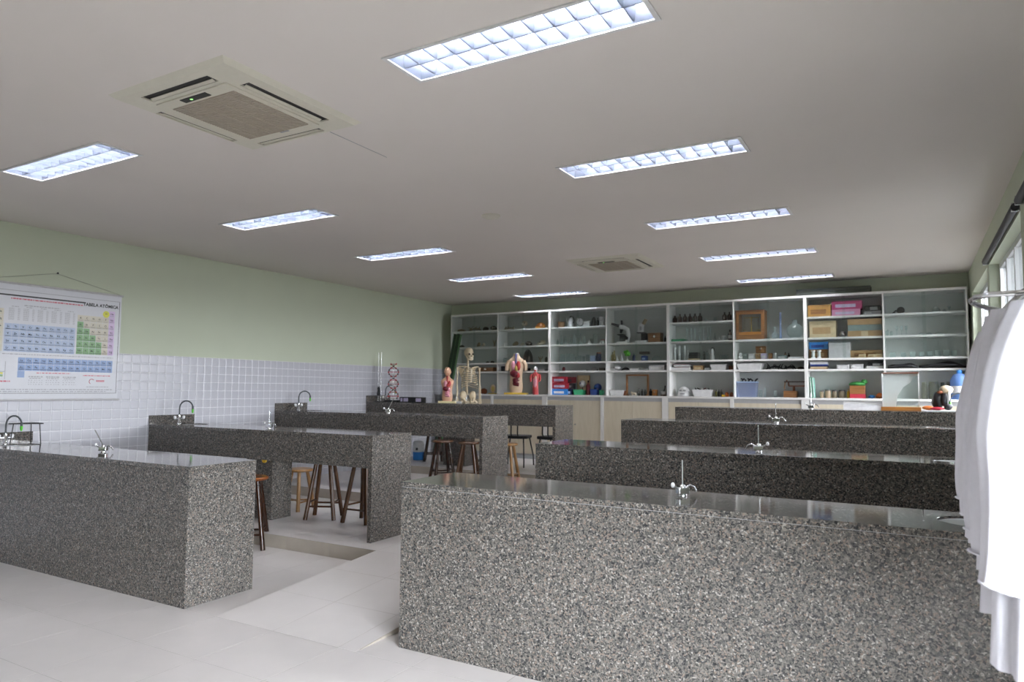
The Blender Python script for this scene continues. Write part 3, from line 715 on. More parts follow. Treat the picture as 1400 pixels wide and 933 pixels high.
# ------------------------------------------------------------------ shelf cabinets
BX = [-7.32, -6.32, -5.30, -4.28, -3.26, -2.275, -1.295, -0.325, 0.625]
YC, YBASE, CTOP = 10.52, 10.34, 2.835
ZLED = 1.413
SHZ = {1: 2.545, 2: 2.252, 3: 1.962, 4: 1.812}
for u in range(4):
    a, m_, b = BX[2*u], BX[2*u+1], BX[2*u+2]
    t = thing('shelf_cabinet', '%s white shelf cabinet from the left with glass doors and cream lower doors' % WORD[u], 'cabinet', (a, YBASE, ZL[3]), group='shelf cabinets along the back wall')
    z0 = ZL[3]; y = lambda v: v-YBASE; z = lambda v: v-z0; w = b-a; mx = m_-a
    yb = y(YB-0.005)
    MB().box(0.001, 0.021, y(YC), yb-0.01, z(ZLED), z(CTOP)-0.02).build('side_panel', 'cabinet_white', t)
    MB().box(w-0.021, w-0.001, y(YC), yb-0.01, z(ZLED), z(CTOP)-0.02).build('side_panel', 'cabinet_white', t)
    MB().box(mx-0.009, mx+0.009, y(YC), yb-0.01, z(ZLED), z(CTOP)-0.02).build('divider', 'cabinet_white', t)
    MB().box(0.001, w-0.001, y(YC)-0.004, yb, z(CTOP)-0.02, z(CTOP)+0.012).build('top_panel', 'cabinet_white', t)
    MB().box(0.021, w-0.021, yb-0.01, yb, z(ZLED), z(CTOP)-0.02).build('back_panel', 'cabinet_inside', t)
    for h in range(2):
        bay = 2*u+h+1
        xa, xb = (0.021, mx-0.009) if h == 0 else (mx+0.009, w-0.021)
        for s, zz in SHZ.items():
            if s == 1 and bay in (4, 6): continue
            MB().box(xa, xb, y(YC)+(0.022 if s < 3 else 0.004), yb-0.01, z(zz)-0.027, z(zz)).build('shelf', 'cabinet_white', t, bevel=0.001)
        half = (xb-xa)/2
        for q in range(2):
            g0 = xa+q*half-(0.02 if q else 0); g1 = xa+(q+1)*half+(0 if q else 0.02)
            MB().box(g0, g1, y(YC)+0.004+0.008*q, y(YC)+0.008+0.008*q, z(SHZ[3])+0.0005, z(CTOP)-0.0205).build('glass_pane', 'pane_glass', t)
        # lower doors
        for q in range(2):
            d0 = (0.05 if h == 0 else mx+0.03) + q*((mx-0.08 if h == 0 else w-mx-0.08)/2)
            d1 = d0 + (mx-0.08 if h == 0 else w-mx-0.08)/2
            d = MB().box(d0+0.002, d1-0.002, 0.012, 0.03, 0.085, z(ZLED)-0.085).build('door', 'cabinet_door', t, bevel=0.001)
            kx = d0+0.035 if q else d1-0.035
            MB().cyl((kx, 0.0125, 0.60), (kx, 0.004, 0.60), 0.012, n=12).build('lock', 'steel', d)
    MB().box(0.0, w, -0.01, yb, z(ZLED)-0.028, z(ZLED)).build('ledge', 'cabinet_white', t, bevel=0.001)
    MB().box(0.03, w-0.03, 0.02, 0.035, z(ZLED)-0.083, z(ZLED)-0.029).build('top_rail', 'cabinet_rail', t)
    for xx in (0.0, mx-0.025, w-0.045):
        MB().box(xx, xx+(0.045 if xx != mx-0.025 else 0.05), 0.0, 0.035, 0.05, z(ZLED)-0.029).build('stile', 'cabinet_white', t)
    MB().box(0.002, w-0.002, 0.0355, yb, 0.05, z(ZLED)-0.03).build('carcass', 'cabinet_rail', t)
    MB().box(0.0, w, 0.03, yb, 0.0, 0.049).build('plinth', 'plinth_grey', t)
# ------------------------------------------------------------------ things on the shelves
G = {}
def gen(f): G[f.__name__[2:]] = f; return f
def I(g, x, y, z, w, h, name, label, cat, **k):
    t = thing(name, label, cat, (x, y, z+0.0005))
    G[g](t, w, h, **k)
    return t
def dep(w, lim=0.24): return min(w, lim)
@gen
def g_lump(t, w, h, c, s=0):
    rng = random.Random(s); d = dep(w, 0.15)
    MB().ell((0, 0, h*0.48), (w*0.42, d*0.42, h*0.48), 16, 10, 0.13, s).build('body', c, t)
    for i in range(3):
        a = rng.uniform(0, 6.28); q = rng.uniform(0.2, 0.3)
        MB().ell((w*0.3*math.cos(a), d*0.3*math.sin(a), h*0.3), (w*q*0.7, d*q*0.7, h*0.3), 10, 6, 0.15, s+i).build('lobe', c, t)
@gen
def g_branch(t, w, h, c, s=0):
    rng = random.Random(s)
    r = min(h*0.12, 0.012)
    MB().tube([(-w/2, 0, r), (-w*0.25, 0.02, h*0.35), (0.0, -0.01, h*0.5), (w*0.25, 0.01, h*0.4), (w/2, 0, r)], [r*.6, r, r*1.3, r, r*.6], 8).build('main_stem', c, t)
    for i in range(6):
        x = w*(-0.4+0.8*i/5); a = rng.uniform(-0.06, 0.06)
        MB().tube([(x, 0, h*0.3), (x+a*0.4, 0.03*(-1)**i, h*0.6), (x+a, 0.045*(-1)**i, h*rng.uniform(0.6, 1.0))], [r*0.9, r*0.7, r*0.4], 6).build('side_stem', c, t)
    for i in range(2):
        x = w*(-0.28+0.5*i)
        MB().tube([(x, 0, h*0.3), (x+0.01, -0.03, 0.003)], [r*0.8, r*0.6], 6).build('prop', c, t)
@gen
def g_coral(t, w, h, c, s=0):
    rng = random.Random(s)
    MB().lathe([(w*0.4, 0), (w*0.35, h*0.08), (w*0.1, h*0.14)], n=10).build('foot', c, t)
    for i in range(6):
        a = 2*PI*i/6
        MB().tube([(0, 0, h*0.08), (w*0.15*math.cos(a), w*0.15*math.sin(a), h*0.5), (w*0.4*math.cos(a), w*0.4*math.sin(a), h*rng.uniform(0.7, 1.0))], [w*0.08, w*0.06, w*0.03], 6).build('branch', c, t)
@gen
def g_skull(t, w, h, c, s=0):
    d = dep(w, 0.12)
    MB().ell((w*0.12, 0, h*0.6), (w*0.36, d*0.4, h*0.4), 14, 9, 0.03, s).build('cranium', c, t)
    MB().ell((-w*0.28, 0, h*0.38), (w*0.24, d*0.26, h*0.24), 12, 7, 0.04, s).build('muzzle', c, t)
    MB().box(-w*0.42, w*0.2, -d*0.2, d*0.2, 0, h*0.14).build('jaw', c, t, bevel=0.004)
    for q in (-1, 1):
        MB().ell((-w*0.10, q*d*0.28, h*0.62), (w*0.09, d*0.1, h*0.12), 8, 6).build('eye_socket', 'dark_brown', t)
@gen
def g_skullstand(t, w, h, c, s=0):
    MB().lathe([(w*0.3, 0), (w*0.28, h*0.12), (w*0.1, h*0.2), (w*0.08, h*0.42)], n=14).build('stand', 'white', t)
    MB().ell((0, 0, h*0.7), (w*0.46, w*0.4, h*0.3), 14, 9, 0.05, s).build('cranium', c, t)
    for q in (-1, 1):
        MB().ell((q*w*0.18, -w*0.33, h*0.7), (w*0.12, w*0.08, h*0.08), 8, 6).build('eye_socket', 'dark_brown', t)
    MB().box(-w*0.2, w*0.2, -w*0.36, 0, h*0.40, h*0.5).build('jaw', c, t, bevel=0.003)
@gen
def g_shell(t, w, h, c):
    MB().lathe([(w*0.5, 0.002), (w*0.5, h*0.1), (w*0.42, h*0.5), (w*0.25, h*0.85), (w*0.05, h*0.95)], n=22, sy=0.75).build('shell', c, t)
    for i in range(6):
        a = 2*PI*i/6
        MB().tube([(w*0.08*math.cos(a), w*0.06*math.sin(a), h*0.97), (w*0.3*math.cos(a), w*0.22*math.sin(a), h*0.8), (w*0.48*math.cos(a), w*0.36*math.sin(a), h*0.3)], 0.004, 5).build('ridge', 'rust', t)
@gen
def g_ear(t, w, h):
    MB().box(-w*0.5, w*0.5, -w*0.3, w*0.3, 0, h*0.1).build('base', 'base_yellow', t, bevel=0.003)
    MB().ell((0, 0, h*0.55), (w*0.42, w*0.15, h*0.45), 16, 10, 0.05, 3).build('ear', 'skin_pale', t)
    MB().ell((w*0.05, -w*0.12, h*0.55), (w*0.22, w*0.08, h*0.28), 12, 8).build('ear_canal', 'organ_yellow', t)
@gen
def g_cup(t, w, h, c):
    r = w*0.42
    MB().lathe([(r*0.75, 0), (r*0.8, 0.003), (r, h), (r*0.92, h), (r*0.7, 0.006), (0.001, 0.006)], n=18, cap=False).build('bowl', c, t)
    MB().tube([(r*0.9, 0, h*0.8), (r*1.25, 0, h*0.7), (r*1.25, 0, h*0.35), (r*0.85, 0, h*0.25)], h*0.05, 6).build('handle', c, t)
@gen
def g_jar(t, w, h, c, lid):
    r = w*0.48
    MB().lathe([(r*0.92, 0), (r, h*0.05), (r, h*0.78), (r*0.86, h*0.86)], n=18).build('body', c, t)
    MB().lathe([(r*0.9, h*0.861), (r*0.9, h*0.98), (r*0.8, h)], n=18).build('lid', lid, t)
@gen
def g_bottle(t, w, h, c, cap='black', paper=0):
    r = w*0.48
    MB().lathe([(r*0.94, 0), (r, h*0.03), (r, h*0.60), (r*0.8, h*0.70), (r*0.36, h*0.78), (r*0.34, h*0.86)], n=16).build('body', c, t)
    MB().lathe([(r*0.42, h*0.861), (r*0.42, h*0.98), (r*0.3, h)], n=12).build('stopper', cap, t)
    if paper: MB().lathe([(r*1.015, h*0.18), (r*1.015, h*0.5)], n=16, cap=False).build('paper_label', 'white', t)
@gen
def g_flask(t, w, h, c, cap=None):
    r = w*0.48
    MB().lathe([(r*0.95, 0), (r, h*0.04), (r*0.32, h*0.68), (r*0.3, h*0.95), (r*0.38, h)], n=16, cap=False).build('body', c, t)
    MB().lathe([(r*0.96, 0.001), (r*0.94, h*0.06), (r*0.78, h*0.2), (0.001, h*0.2)], n=16, cap=False).build('liquid', c, t)
@gen
def g_roundflask(t, w, h):
    r = min(w*0.49, h*0.44)
    prof = [(r*0.25, 0.002)] + [(r*math.sin(a), r-r*math.cos(a)+0.002) for a in [PI*(0.1+0.8*i/12) for i in range(13)]] + [(r*0.28, h*0.95), (r*0.34, h)]
    MB().lathe(prof, n=24, cap=False).build('globe', 'glass', t)
    MB().lathe([(r*0.45, 0), (r*0.5, 0.01), (r*0.45, 0.015)], n=20, cap=False).build('ring_foot', 'milk', t)
@gen
def g_beaker(t, w, h):
    r = w*0.47
    MB().lathe([(r*0.9, 0), (r*0.98, h*0.05), (r*0.98, h*0.92), (r*1.06, h)], n=18, cap=False).build('wall', 'glass', t)
    MB().lathe([(0.001, 0.001), (r*0.9, 0.001)], n=18, cap=False).build('bottom', 'glass', t)
@gen
def g_cylinder(t, w, h, c='glass'):
    r = w*0.36
    MB().lathe([(w*0.5, 0), (w*0.5, h*0.03), (r, h*0.06)], n=14).build('foot', c, t)
    MB().lathe([(r, h*0.061), (r, h*0.97), (r*1.15, h)], n=14, cap=False).build('tube', c, t)
@gen
def g_goblet(t, w, h):
    r = w*0.48
    MB().lathe([(r, 0), (r*0.9, h*0.04), (r*0.14, h*0.1), (r*0.12, h*0.5), (r*0.6, h*0.62), (r*0.8, h)], n=16, cap=False).build('glass_body', 'glass', t)
    MB().lathe([(r*0.8, h), (r*0.86, h*1.01), (r*0.78, h*1.005)], n=16, cap=False).build('rim', 'glass', t)
@gen
def g_bowl(t, w, h, c):
    r = w*0.49
    MB().lathe([(r, 0), (r*1.0, h*0.15), (r*0.86, h*0.6), (r*0.5, h*0.92), (r*0.12, h)], n=22, cap=False).build('shell', c, t)
    MB().lathe([(r*0.14, h), (r*0.16, h*1.06), (r*0.05, h*1.08)], n=10).build('knob', c, t)
@gen
def g_carton(t, w, h, c, c2):
    d = dep(w*0.8, 0.22); d = max(d, 0.03)
    MB().box(-w/2, w/2, -d/2, d/2, 0, h*0.80).build('body', c, t, bevel=0.0015)
    MB().box(-w/2-0.001, w/2+0.001, -d/2-0.001, d/2+0.001, h*0.805, h).build('lid', c, t, bevel=0.0015)
    MB().box(-w*0.38, w*0.30, -d/2-0.0022, -d/2-0.0005, h*0.22, h*0.62).build('printed_panel', c2, t)
@gen
def g_case(t, w, h, c, c2):
    d = max(dep(w*0.7, 0.18), 0.04)
    MB().box(-w/2, w/2, -d/2, d/2, 0, h*0.62).build('body', c, t, bevel=0.002)
    MB().box(-w/2-0.002, w/2+0.002, -d/2-0.002, d/2+0.002, h*0.63, h).build('lid', c, t, bevel=0.002)
    MB().box(-w*0.06, w*0.06, -d/2-0.006, -d/2-0.0005, h*0.5, h*0.74).build('clasp', 'steel', t)
    MB().box(-w/2, w/2, -d/2-0.003, -d/2-0.0002, 0, h*0.08).build('foot_rail', c2, t)
@gen
def g_book(t, w, h, c):
    d = max(dep(w*0.8, 0.2), 0.05)
    MB().box(-w/2, w/2, -d/2, d/2, h*0.85, h).build('cover', c, t)
    MB().box(-w/2, w/2, -d/2, d/2, 0, h*0.15).build('cover', c, t)
    MB().box(-w/2+0.004, w/2-0.004, -d/2+0.003, d/2-0.003, h*0.15, h*0.85).build('pages', 'white' if c in ('white', 'pale_grey') else 'milk', t)
@gen
def g_stackbox(t, w, h, c, c2):
    d = dep(w, 0.2)
    for i in range(4):
        q = 0.004*(i % 2)
        MB().box(-w/2+q+i*0.004, w/2-q, -d/2, d/2, h*i/4, h*(i+0.92)/4).build('tray', c2 if i == 0 else c, t, bevel=0.002)
@gen
def g_stackpaper(t, w, h):
    d = 0.2
    for i, c in enumerate(['cardboard', 'beige', 'navy', 'blue_dark', 'white', 'pale_grey']):
        q = 0.01*((i*37) % 5)/4
        MB().box(-w/2+q, w/2-0.012+q, -d/2, d/2, h*i/6, h*(i+0.95)/6).build('folder', c, t)
@gen
def g_plates(t, w, h):
    for i in range(4):
        r = w*(0.49-0.02*i)
        MB().lathe([(r*0.5, h*i/4), (r*0.9, h*i/4+h*0.08), (r, h*i/4+h*0.2), (r*0.88, h*i/4+h*0.14), (0.001, h*i/4+h*0.05)], n=22, cap=False).build('plate', 'glass', t)
@gen
def g_basket(t, w, h, c):
    r = w*0.42
    MB().lathe([(r*0.8, 0), (r*0.85, 0.004), (r, h*0.9), (r*0.9, h*0.9), (r*0.75, 0.01), (0.001, 0.01)], n=18, cap=False).build('body', c, t)
    for i in range(5):
        rr = r*(0.86+0.035*i)
        MB().tube([(rr*math.cos(a), rr*math.sin(a), h*(0.1+0.19*i)) for a in [2*PI*j/18 for j in range(19)]], h*0.035, 5).build('woven_band', c, t)
@gen
def g_kettle(t, w, h):
    r = w*0.34
    MB().lathe([(r, 0), (r*1.02, h*0.06), (r*0.85, h*0.6), (r*0.6, h*0.8), (r*0.2, h*0.86)], n=18).build('body', 'white', t)
    MB().lathe([(r*0.25, h*0.861), (r*0.2, h*0.93), (r*0.08, h*0.95)], n=10).build('lid_knob', 'black', t)
    MB().tube([(-r*0.8, 0, h*0.35), (-r*1.35, 0, h*0.6), (-r*1.45, 0, h*0.85)], [r*0.2, r*0.15, r*0.11], 8).build('spout', 'white', t)
    MB().tube([(-r*0.3, 0, h*0.82), (0, 0, h*0.99), (r*0.9, 0, h*0.9), (r*1.2, 0, h*0.6), (r*0.9, 0, h*0.35)], r*0.13, 8).build('handle', 'black', t)
@gen
def g_disc(t, w, h):
    r = min(w, h)*0.46
    MB().box(-w*0.3, w*0.3, -0.03, 0.03, 0, h*0.1).build('foot', 'charcoal', t, bevel=0.003)
    MB().cyl((0, 0.02, h-r), (0, -0.015, h-r), r, n=28).build('dial_body', 'steel', t)
    MB().cyl((0, -0.0155, h-r), (0, -0.018, h-r), r*0.82, n=28).build('dial_face', 'pale_grey', t)
    MB().box(-0.003, 0.003, -0.0205, -0.0182, h-r, h-r*0.3).build('pointer', 'black', t)
@gen
def g_dome(t, w, h, c, face=0):
    r = w*0.49
    MB().lathe([(r, 0), (r, h*0.12), (r*0.92, h*0.45), (r*0.68, h*0.8), (r*0.35, h*0.96), (r*0.1, h)], n=22, sy=0.8).build('shell', c, t)
    MB().lathe([(r*1.03, 0), (r*1.03, h*0.06)], n=22, sy=0.8).build('rim', 'charcoal' if not face else 'pale_grey', t)
    if face:
        for (x, zz, a) in ((-0.35, 0.60, 0.16), (0.28, 0.62, 0.16), (-0.05, 0.26, 0.36)):
            MB().box(r*(x-a), r*(x+a), -r*0.84, -r*0.5, h*(zz-0.05), h*(zz+0.05)).build('slot', 'grey', t)
@gen
def g_bucket(t, w, h, c):
    r = w*0.47
    MB().lathe([(r*0.78, 0), (r, h*0.96), (r*1.05, h*0.97), (r*1.05, h), (r*0.95, h), (r*0.74, 0.006), (0.001, 0.006)], n=20, cap=False).build('body', c, t)
    MB().tube([(r*math.cos(a), -r*0.2, h*0.95-h*0.35*math.sin(a)) for a in [PI*i/10 for i in range(11)]], 0.003, 5).build('handle', 'grey', t, (0, -r*0.75, 0))
@gen
def g_cone(t, w, h, c):
    r = w*0.48
    MB().lathe([(r, 0), (r, h*0.05), (r*0.25, h*0.75)], n=16).build('cone', c, t)
    MB().lathe([(r*0.22, h*0.751), (r*0.12, h)], n=10).build('spout', c, t)
@gen
def g_basin(t, w, h, c, fill=0):
    d = dep(w*0.8, 0.2)
    def ring(k, z): return [(sx*(w/2*k), sy*(d/2*k), z) for sx, sy in ((-1, -1), (1, -1), (1, 1), (-1, 1))]
    mb = MB().loft([ring(0.84, 0), ring(0.99, h*0.9), ring(1.0, h), ring(0.93, h), ring(0.8, 0.006)], cap=False, smooth=False)
    mb.add(ring(0.8, 0.006), [(0, 1, 2, 3)]); mb.add(ring(0.84, 0), [(3, 2, 1, 0)])
    mb.build('body', c, t, bevel=0.002)
    rm = MB()
    rm.tube([(-w/2, -d/2, h), (w/2, -d/2, h)], h*0.05, 6); rm.build('rim', c, t)
    if fill:
        rng = random.Random(7)
        for i in range(6):
            x = w*(-0.36+0.72*i/5)
            if fill == 1: MB().tube([(x, -d*0.2, h*0.5), (x+rng.uniform(-.03, .03), d*0.1, h*1.05), (x+rng.uniform(-.05, .05), d*0.25, h*1.25)], 0.009, 6).build('tool', ['charcoal', 'dark_brown', 'white', 'maroon', 'grey', 'charcoal'][i], t)
            else: MB().box(x-w*0.06, x+w*0.06, -d*0.3, d*0.3, h*0.5, h*(1.02+0.08*(i % 2))).build('paper_slip', 'white', t)
@gen
def g_board(t, w, h, c):
    MB().box(-w/2, w/2, -0.006, 0.006, 0, h).build('panel', c, t)
    for s in (-1, 1): MB().box(s*w/2-0.006, s*w/2+0.006, -0.009, 0.009, 0, h).build('edge_strip', 'cardboard', t)
@gen
def g_globe(t, w, h, c='pale_grey'):
    r = min(w*0.48, h*0.42)
    MB().lathe([(r*0.6, 0), (r*0.55, h*0.05), (r*0.12, h*0.08), (r*0.1, h-2*r+0.004)], n=16).build('foot', 'charcoal', t)
    MB().ell((0, 0, h-r), (r, r, r), 20, 12).build('ball', c, t)
    MB().ell((-r*0.25, -r*0.5, h-r*0.9), (r*0.45, r*0.5, r*0.5), 12, 8).build('patch', 'navy' if c == 'pale_grey' else 'blue', t)
    MB().ell((r*0.2, -r*0.55, h-r*1.35), (r*0.3, r*0.4, r*0.3), 10, 6).build('patch', 'beige' if c == 'pale_grey' else 'yellow', t)
@gen
def g_microscope(t, w, h, flip=0):
    MB().rbox(-w*0.18, w*0.42, -0.06, 0.06, 0, h*0.08, 0.03, 4).build('base', 'white', t, bevel=0.006)
    MB().tube([(w*0.32, 0, h*0.06), (w*0.42, 0, h*0.35), (w*0.36, 0, h*0.60), (w*0.10, 0, h*0.72)], [0.03, 0.032, 0.03, 0.03], 10).build('arm', 'white', t)
    MB().rbox(-w*0.14, w*0.2, -0.055, 0.055, h*0.36, h*0.39, 0.01).build('stage', 'black', t)
    MB().box(-w*0.05, w*0.26, -0.025, 0.025, h*0.09, h*0.34).build('condenser', 'charcoal', t, bevel=0.008)
    MB().tube([(w*0.04, 0, h*0.60), (0, 0, h*0.44)], [0.03, 0.014], 10).build('objective', 'charcoal', t)
    MB().ell((w*0.02, 0, h*0.72), (0.045, 0.04, 0.035), 12, 8).build('head', 'white', t)
    for s in (-1, 1):
        MB().tube([(-w*0.05, s*0.022, h*0.74), (-w*0.45, s*0.03, h*0.86)], [0.022, 0.017], 10).build('eyepiece', 'black', t)
    MB().cyl((w*0.06, 0, h*0.76), (w*0.04, 0, h*0.99), 0.017, n=12).build('camera_port', 'black', t)
    for s in (-1, 1):
        MB().cyl((w*0.34, s*0.03, h*0.22), (w*0.34, s*0.062, h*0.22), 0.028, n=14).build('focus_knob', 'black', t)
@gen
def g_microscope2(t, w, h):
    MB().rbox(-w*0.48, w*0.42, -0.07, 0.07, 0, h*0.10, 0.03, 4).build('base', 'white', t, bevel=0.008)
    MB().box(-w*0.05, w*0.40, -0.04, 0.04, h*0.10, h*0.40).build('pillar', 'black', t, bevel=0.012)
    MB().rbox(-w*0.36, w*0.26, -0.05, 0.05, h*0.41, h*0.44, 0.01).build('stage', 'charcoal', t)
    MB().tube([(-w*0.12, 0, h*0.46), (-w*0.05, 0, h*0.80)], [0.05, 0.042], 14).build('head', 'pale_grey', t)
    MB().box(-w*0.10, w*0.03, -0.058, -0.036, h*0.52, h*0.68).build('badge_plate', 'grey', t)
    for s in (-1, 1):
        MB().tube([(w*0.08, s*0.025, h*0.78), (w*0.30, s*0.03, h*0.98)], [0.022, 0.018], 10).build('eyepiece', 'bone_brown', t)
    MB().cyl((w*0.2, -0.04, h*0.22), (w*0.2, -0.07, h*0.22), 0.03, n=14).build('focus_knob', 'black', t)
@gen
def g_plant(t, w, h):
    MB().lathe([(w*0.2, 0), (w*0.2, h*0.12), (w*0.06, h*0.2), (w*0.05, h*0.42)], n=12).build('foot', 'white', t)
    for i in range(9):
        a = 2*PI*i/9; q = 0.3+0.15*(i % 2)
        MB().ell((w*q*0.7*math.cos(a), w*q*0.6*math.sin(a), h*(0.58+0.10*(i % 3))), (w*0.22, w*0.18, h*0.14), 8, 6, 0.1, i).build('leaf', 'leaf', t)
    MB().ell((0, 0, h*0.8), (w*0.2, w*0.2, h*0.2), 10, 6, 0.1, 4).build('crown', 'leaf', t)
@gen
def g_scale(t, w, h):
    MB().box(-w*0.3, w*0.3, -0.05, 0.05, 0, h*0.55).build('body', 'blue_dark', t, bevel=0.006)
    MB().box(-w*0.18, w*0.18, -0.053, -0.0495, h*0.15, h*0.35).build('window', 'pale_blue', t)
    MB().cyl((0, 0, h*0.55), (0, 0, h*0.72), 0.02, n=12).build('neck', 'grey', t)
    MB().box(-w/2, w/2, -0.06, 0.06, h*0.72, h).build('plate', 'dark_brown', t, bevel=0.004)
@gen
def g_uframe(t, w, h, c):
    for s in (-1, 1): MB().box(s*(w/2-0.014)-0.013, s*(w/2-0.014)+0.013, -0.018, 0.018, 0, h-0.026).build('post', c, t, bevel=0.002)
    MB().box(-w/2, w/2, -0.018, 0.018, h-0.026, h).build('crossbar', c, t, bevel=0.002)
    for s in (-1, 1): MB().box(s*(w/2-0.014)-0.018, s*(w/2-0.014)+0.018, -0.06, 0.06, 0, 0.02).build('foot', c, t, bevel=0.002)
@gen
def g_animal(t, w, h):
    MB().ell((0, 0, h*0.5), (w*0.4, w*0.2, h*0.25), 12, 8).build('body', 'bone', t)
    MB().ell((-w*0.38, 0, h*0.75), (w*0.14, w*0.12, h*0.22), 10, 6).build('head', 'bone', t)
    for sx in (-1, 1):
        for sy in (-1, 1): MB().tube([(sx*w*0.24, sy*w*0.08, h*0.4), (sx*w*0.26, sy*w*0.1, 0)], w*0.05, 6).build('leg', 'bone', t)
@gen
def g_mortar(t, w, h):
    r = w*0.44
    MB().lathe([(r*0.5, h*0.12), (r*0.6, h*0.2), (r, h*0.45), (r*0.9, h*0.45), (r*0.4, h*0.22), (0.001, h*0.2)], n=18, cap=False).build('bowl', 'white', t)
    MB().lathe([(r, 0), (r, h*0.1), (r*0.5, h*0.13)], n=18).build('foot', 'wood_dark', t)
    MB().tube([(0, 0, h*0.25), (r*0.5, 0.01, h*0.8), (r*0.6, 0.01, h)], [0.014, 0.009, 0.013], 8).build('pestle', 'charcoal', t)
@gen
def g_balance(t, w, h):
    d = 0.22; q = 0.045
    MB().box(-w/2, w/2, -d/2, d/2, 0, h*0.16).build('drawer_base', 'wood_dark', t, bevel=0.003)
    MB().box(-w/2+0.01, w/2-0.01, -d/2-0.006, -d/2-0.0005, h*0.02, h*0.14).build('drawer_front', 'wood_brown', t)
    for s in (-1, 1):
        MB().box(s*(w/2-q/2)-q/2, s*(w/2-q/2)+q/2, -d/2, d/2, h*0.161, h*0.94).build('side_post', 'wood_brown', t)
    MB().box(-w/2-0.006, w/2+0.006, -d/2-0.006, d/2+0.006, h*0.9405, h).build('top', 'wood_dark', t, bevel=0.003)
    MB().box(-w/2+q, w/2-q, -d/2, -d/2+0.02, h*0.161, h*0.26).build('lower_rail', 'wood_orange', t)
    MB().box(-w/2+q, w/2-q, -d/2, -d/2+0.02, h*0.86, h*0.94).build('upper_rail', 'wood_brown', t)
    MB().box(-w/2+q, w/2-q, d/2-0.012, d/2, h*0.161, h*0.94).build('back', 'milk', t)
    MB().box(-w/2+q, w/2-q, -d/2+0.008, -d/2+0.011, h*0.26, h*0.86).build('front_glass', 'pane_glass', t)
    MB().cyl((0, 0, h*0.162), (0, 0, h*0.80), 0.008, n=10).build('column', 'organ_yellow', t)
    MB().box(-w*0.26, w*0.26, -0.004, 0.004, h*0.755, h*0.775).build('beam', 'organ_yellow', t)
    for s in (-1, 1):
        MB().tube([(s*w*0.24, 0, h*0.765), (s*w*0.24, 0, h*0.34)], 0.0035, 5).build('hanger', 'steel', t)
        MB().lathe([(0.03, 0), (0.034, 0.006)], (s*w*0.24, 0, h*0.33), n=14).build('pan', 'organ_yellow', t)
@gen
def g_bust(t, w, h):
    MB().lathe([(w*0.42, 0), (w*0.4, h*0.12), (w*0.2, h*0.18)], n=14).build('foot', 'white', t)
    MB().ell((0, 0, h*0.36), (w*0.46, w*0.25, h*0.2), 14, 8).build('shoulders', 'white', t)
    MB().ell((0, 0, h*0.74), (w*0.28, w*0.3, h*0.25), 14, 9).build('head', 'white', t)
@gen
def g_tub(t, w, h):
    d = 0.2; hb = h*0.84
    def ring(k, z): return [(sx*w/2*k, sy*d/2*k, z) for sx, sy in ((-1, -1), (1, -1), (1, 1), (-1, 1))]
    mb = MB().loft([ring(0.9, 0), ring(1.0, hb)], cap=False, smooth=False); mb.add(ring(0.9, 0), [(3, 2, 1, 0)])
    mb.build('wall', 'tub_plastic', t)
    r = MB().loft([ring(1.0, hb), ring(1.03, hb), ring(1.03, hb-0.015), ring(1.0, hb-0.015)], cap=False, smooth=False, close=True); r.build('rim', 'pale_blue', t)
    rng = random.Random(3)
    for i in range(9):
        x = w*(-0.36+0.72*(i % 5)/4); y = d*(-0.2+0.3*(i//5)); z = hb*(0.35 if i >= 5 else 0.8)
        MB().ell((x, y, z), (w*0.13, d*0.16, hb*0.22), 10, 6, 0.15, i).build('content', ['black', 'navy', 'charcoal', 'blue_dark', 'black', 'navy', 'grey', 'navy', 'blue_dark'][i], t)
    for i in range(5):
        x = w*(-0.35+0.7*i/4)
        MB().tube([(x, 0, hb*0.8), (x+0.02, 0.01, hb*1.1), (x+0.05*(-1)**i, 0, h)], 0.012, 6).build('black_strap', 'black', t)
@gen
def g_tribalance(t, w, h):
    MB().box(-w*0.48, w*0.14, -0.07, 0.07, 0, h*0.38).build('base_box', 'wood_brown', t, bevel=0.004)
    MB().cyl((-w*0.02, 0, h*0.38), (-w*0.02, 0, h*0.68), 0.018, n=12).build('column', 'wood_red', t)
    MB().box(-w*0.26, w*0.48, -0.02, 0.02, h*0.62, h*0.69).build('lower_beam', 'wood_red', t, bevel=0.003)
    MB().box(-w*0.47, w*0.48, -0.014, 0.014, h*0.86, h*0.93).build('upper_beam', 'dark_brown', t, bevel=0.002)
    MB().tube([(-w*0.26, 0, h*0.65), (-w*0.27, 0, h*0.9)], 0.012, 8).build('link', 'wood_red', t)
    MB().tube([(-w*0.42, 0, h*0.88), (-w*0.47, 0, h*0.55), (-w*0.43, -0.02, h*0.45)], 0.008, 6).build('hanger', 'wicker', t)
    MB().lathe([(0.012, h*0.931), (0.01, h)], (-w*0.35, 0, 0), n=8).build('knob', 'wood_red', t)
@gen
def g_device(t, w, h, c='charcoal'):
    MB().box(-w/2, w/2, -0.10, 0.10, 0, h*0.42).build('body', 'grey' if c == 'charcoal' else c, t, bevel=0.006)
    MB().box(-w*0.42, w*0.5, -0.08, 0.10, h*0.425, h*0.95).build('hood', 'black', t, bevel=0.012)
    MB().box(-w*0.12, w*0.30, -0.083, -0.0795, h*0.5, h*0.82).build('screen', 'grey', t)
    for i in range(4): MB().box(w*(-0.4+0.1*i), w*(-0.34+0.1*i), -0.103, -0.0995, h*0.1, h*0.25).build('key', 'milk', t)
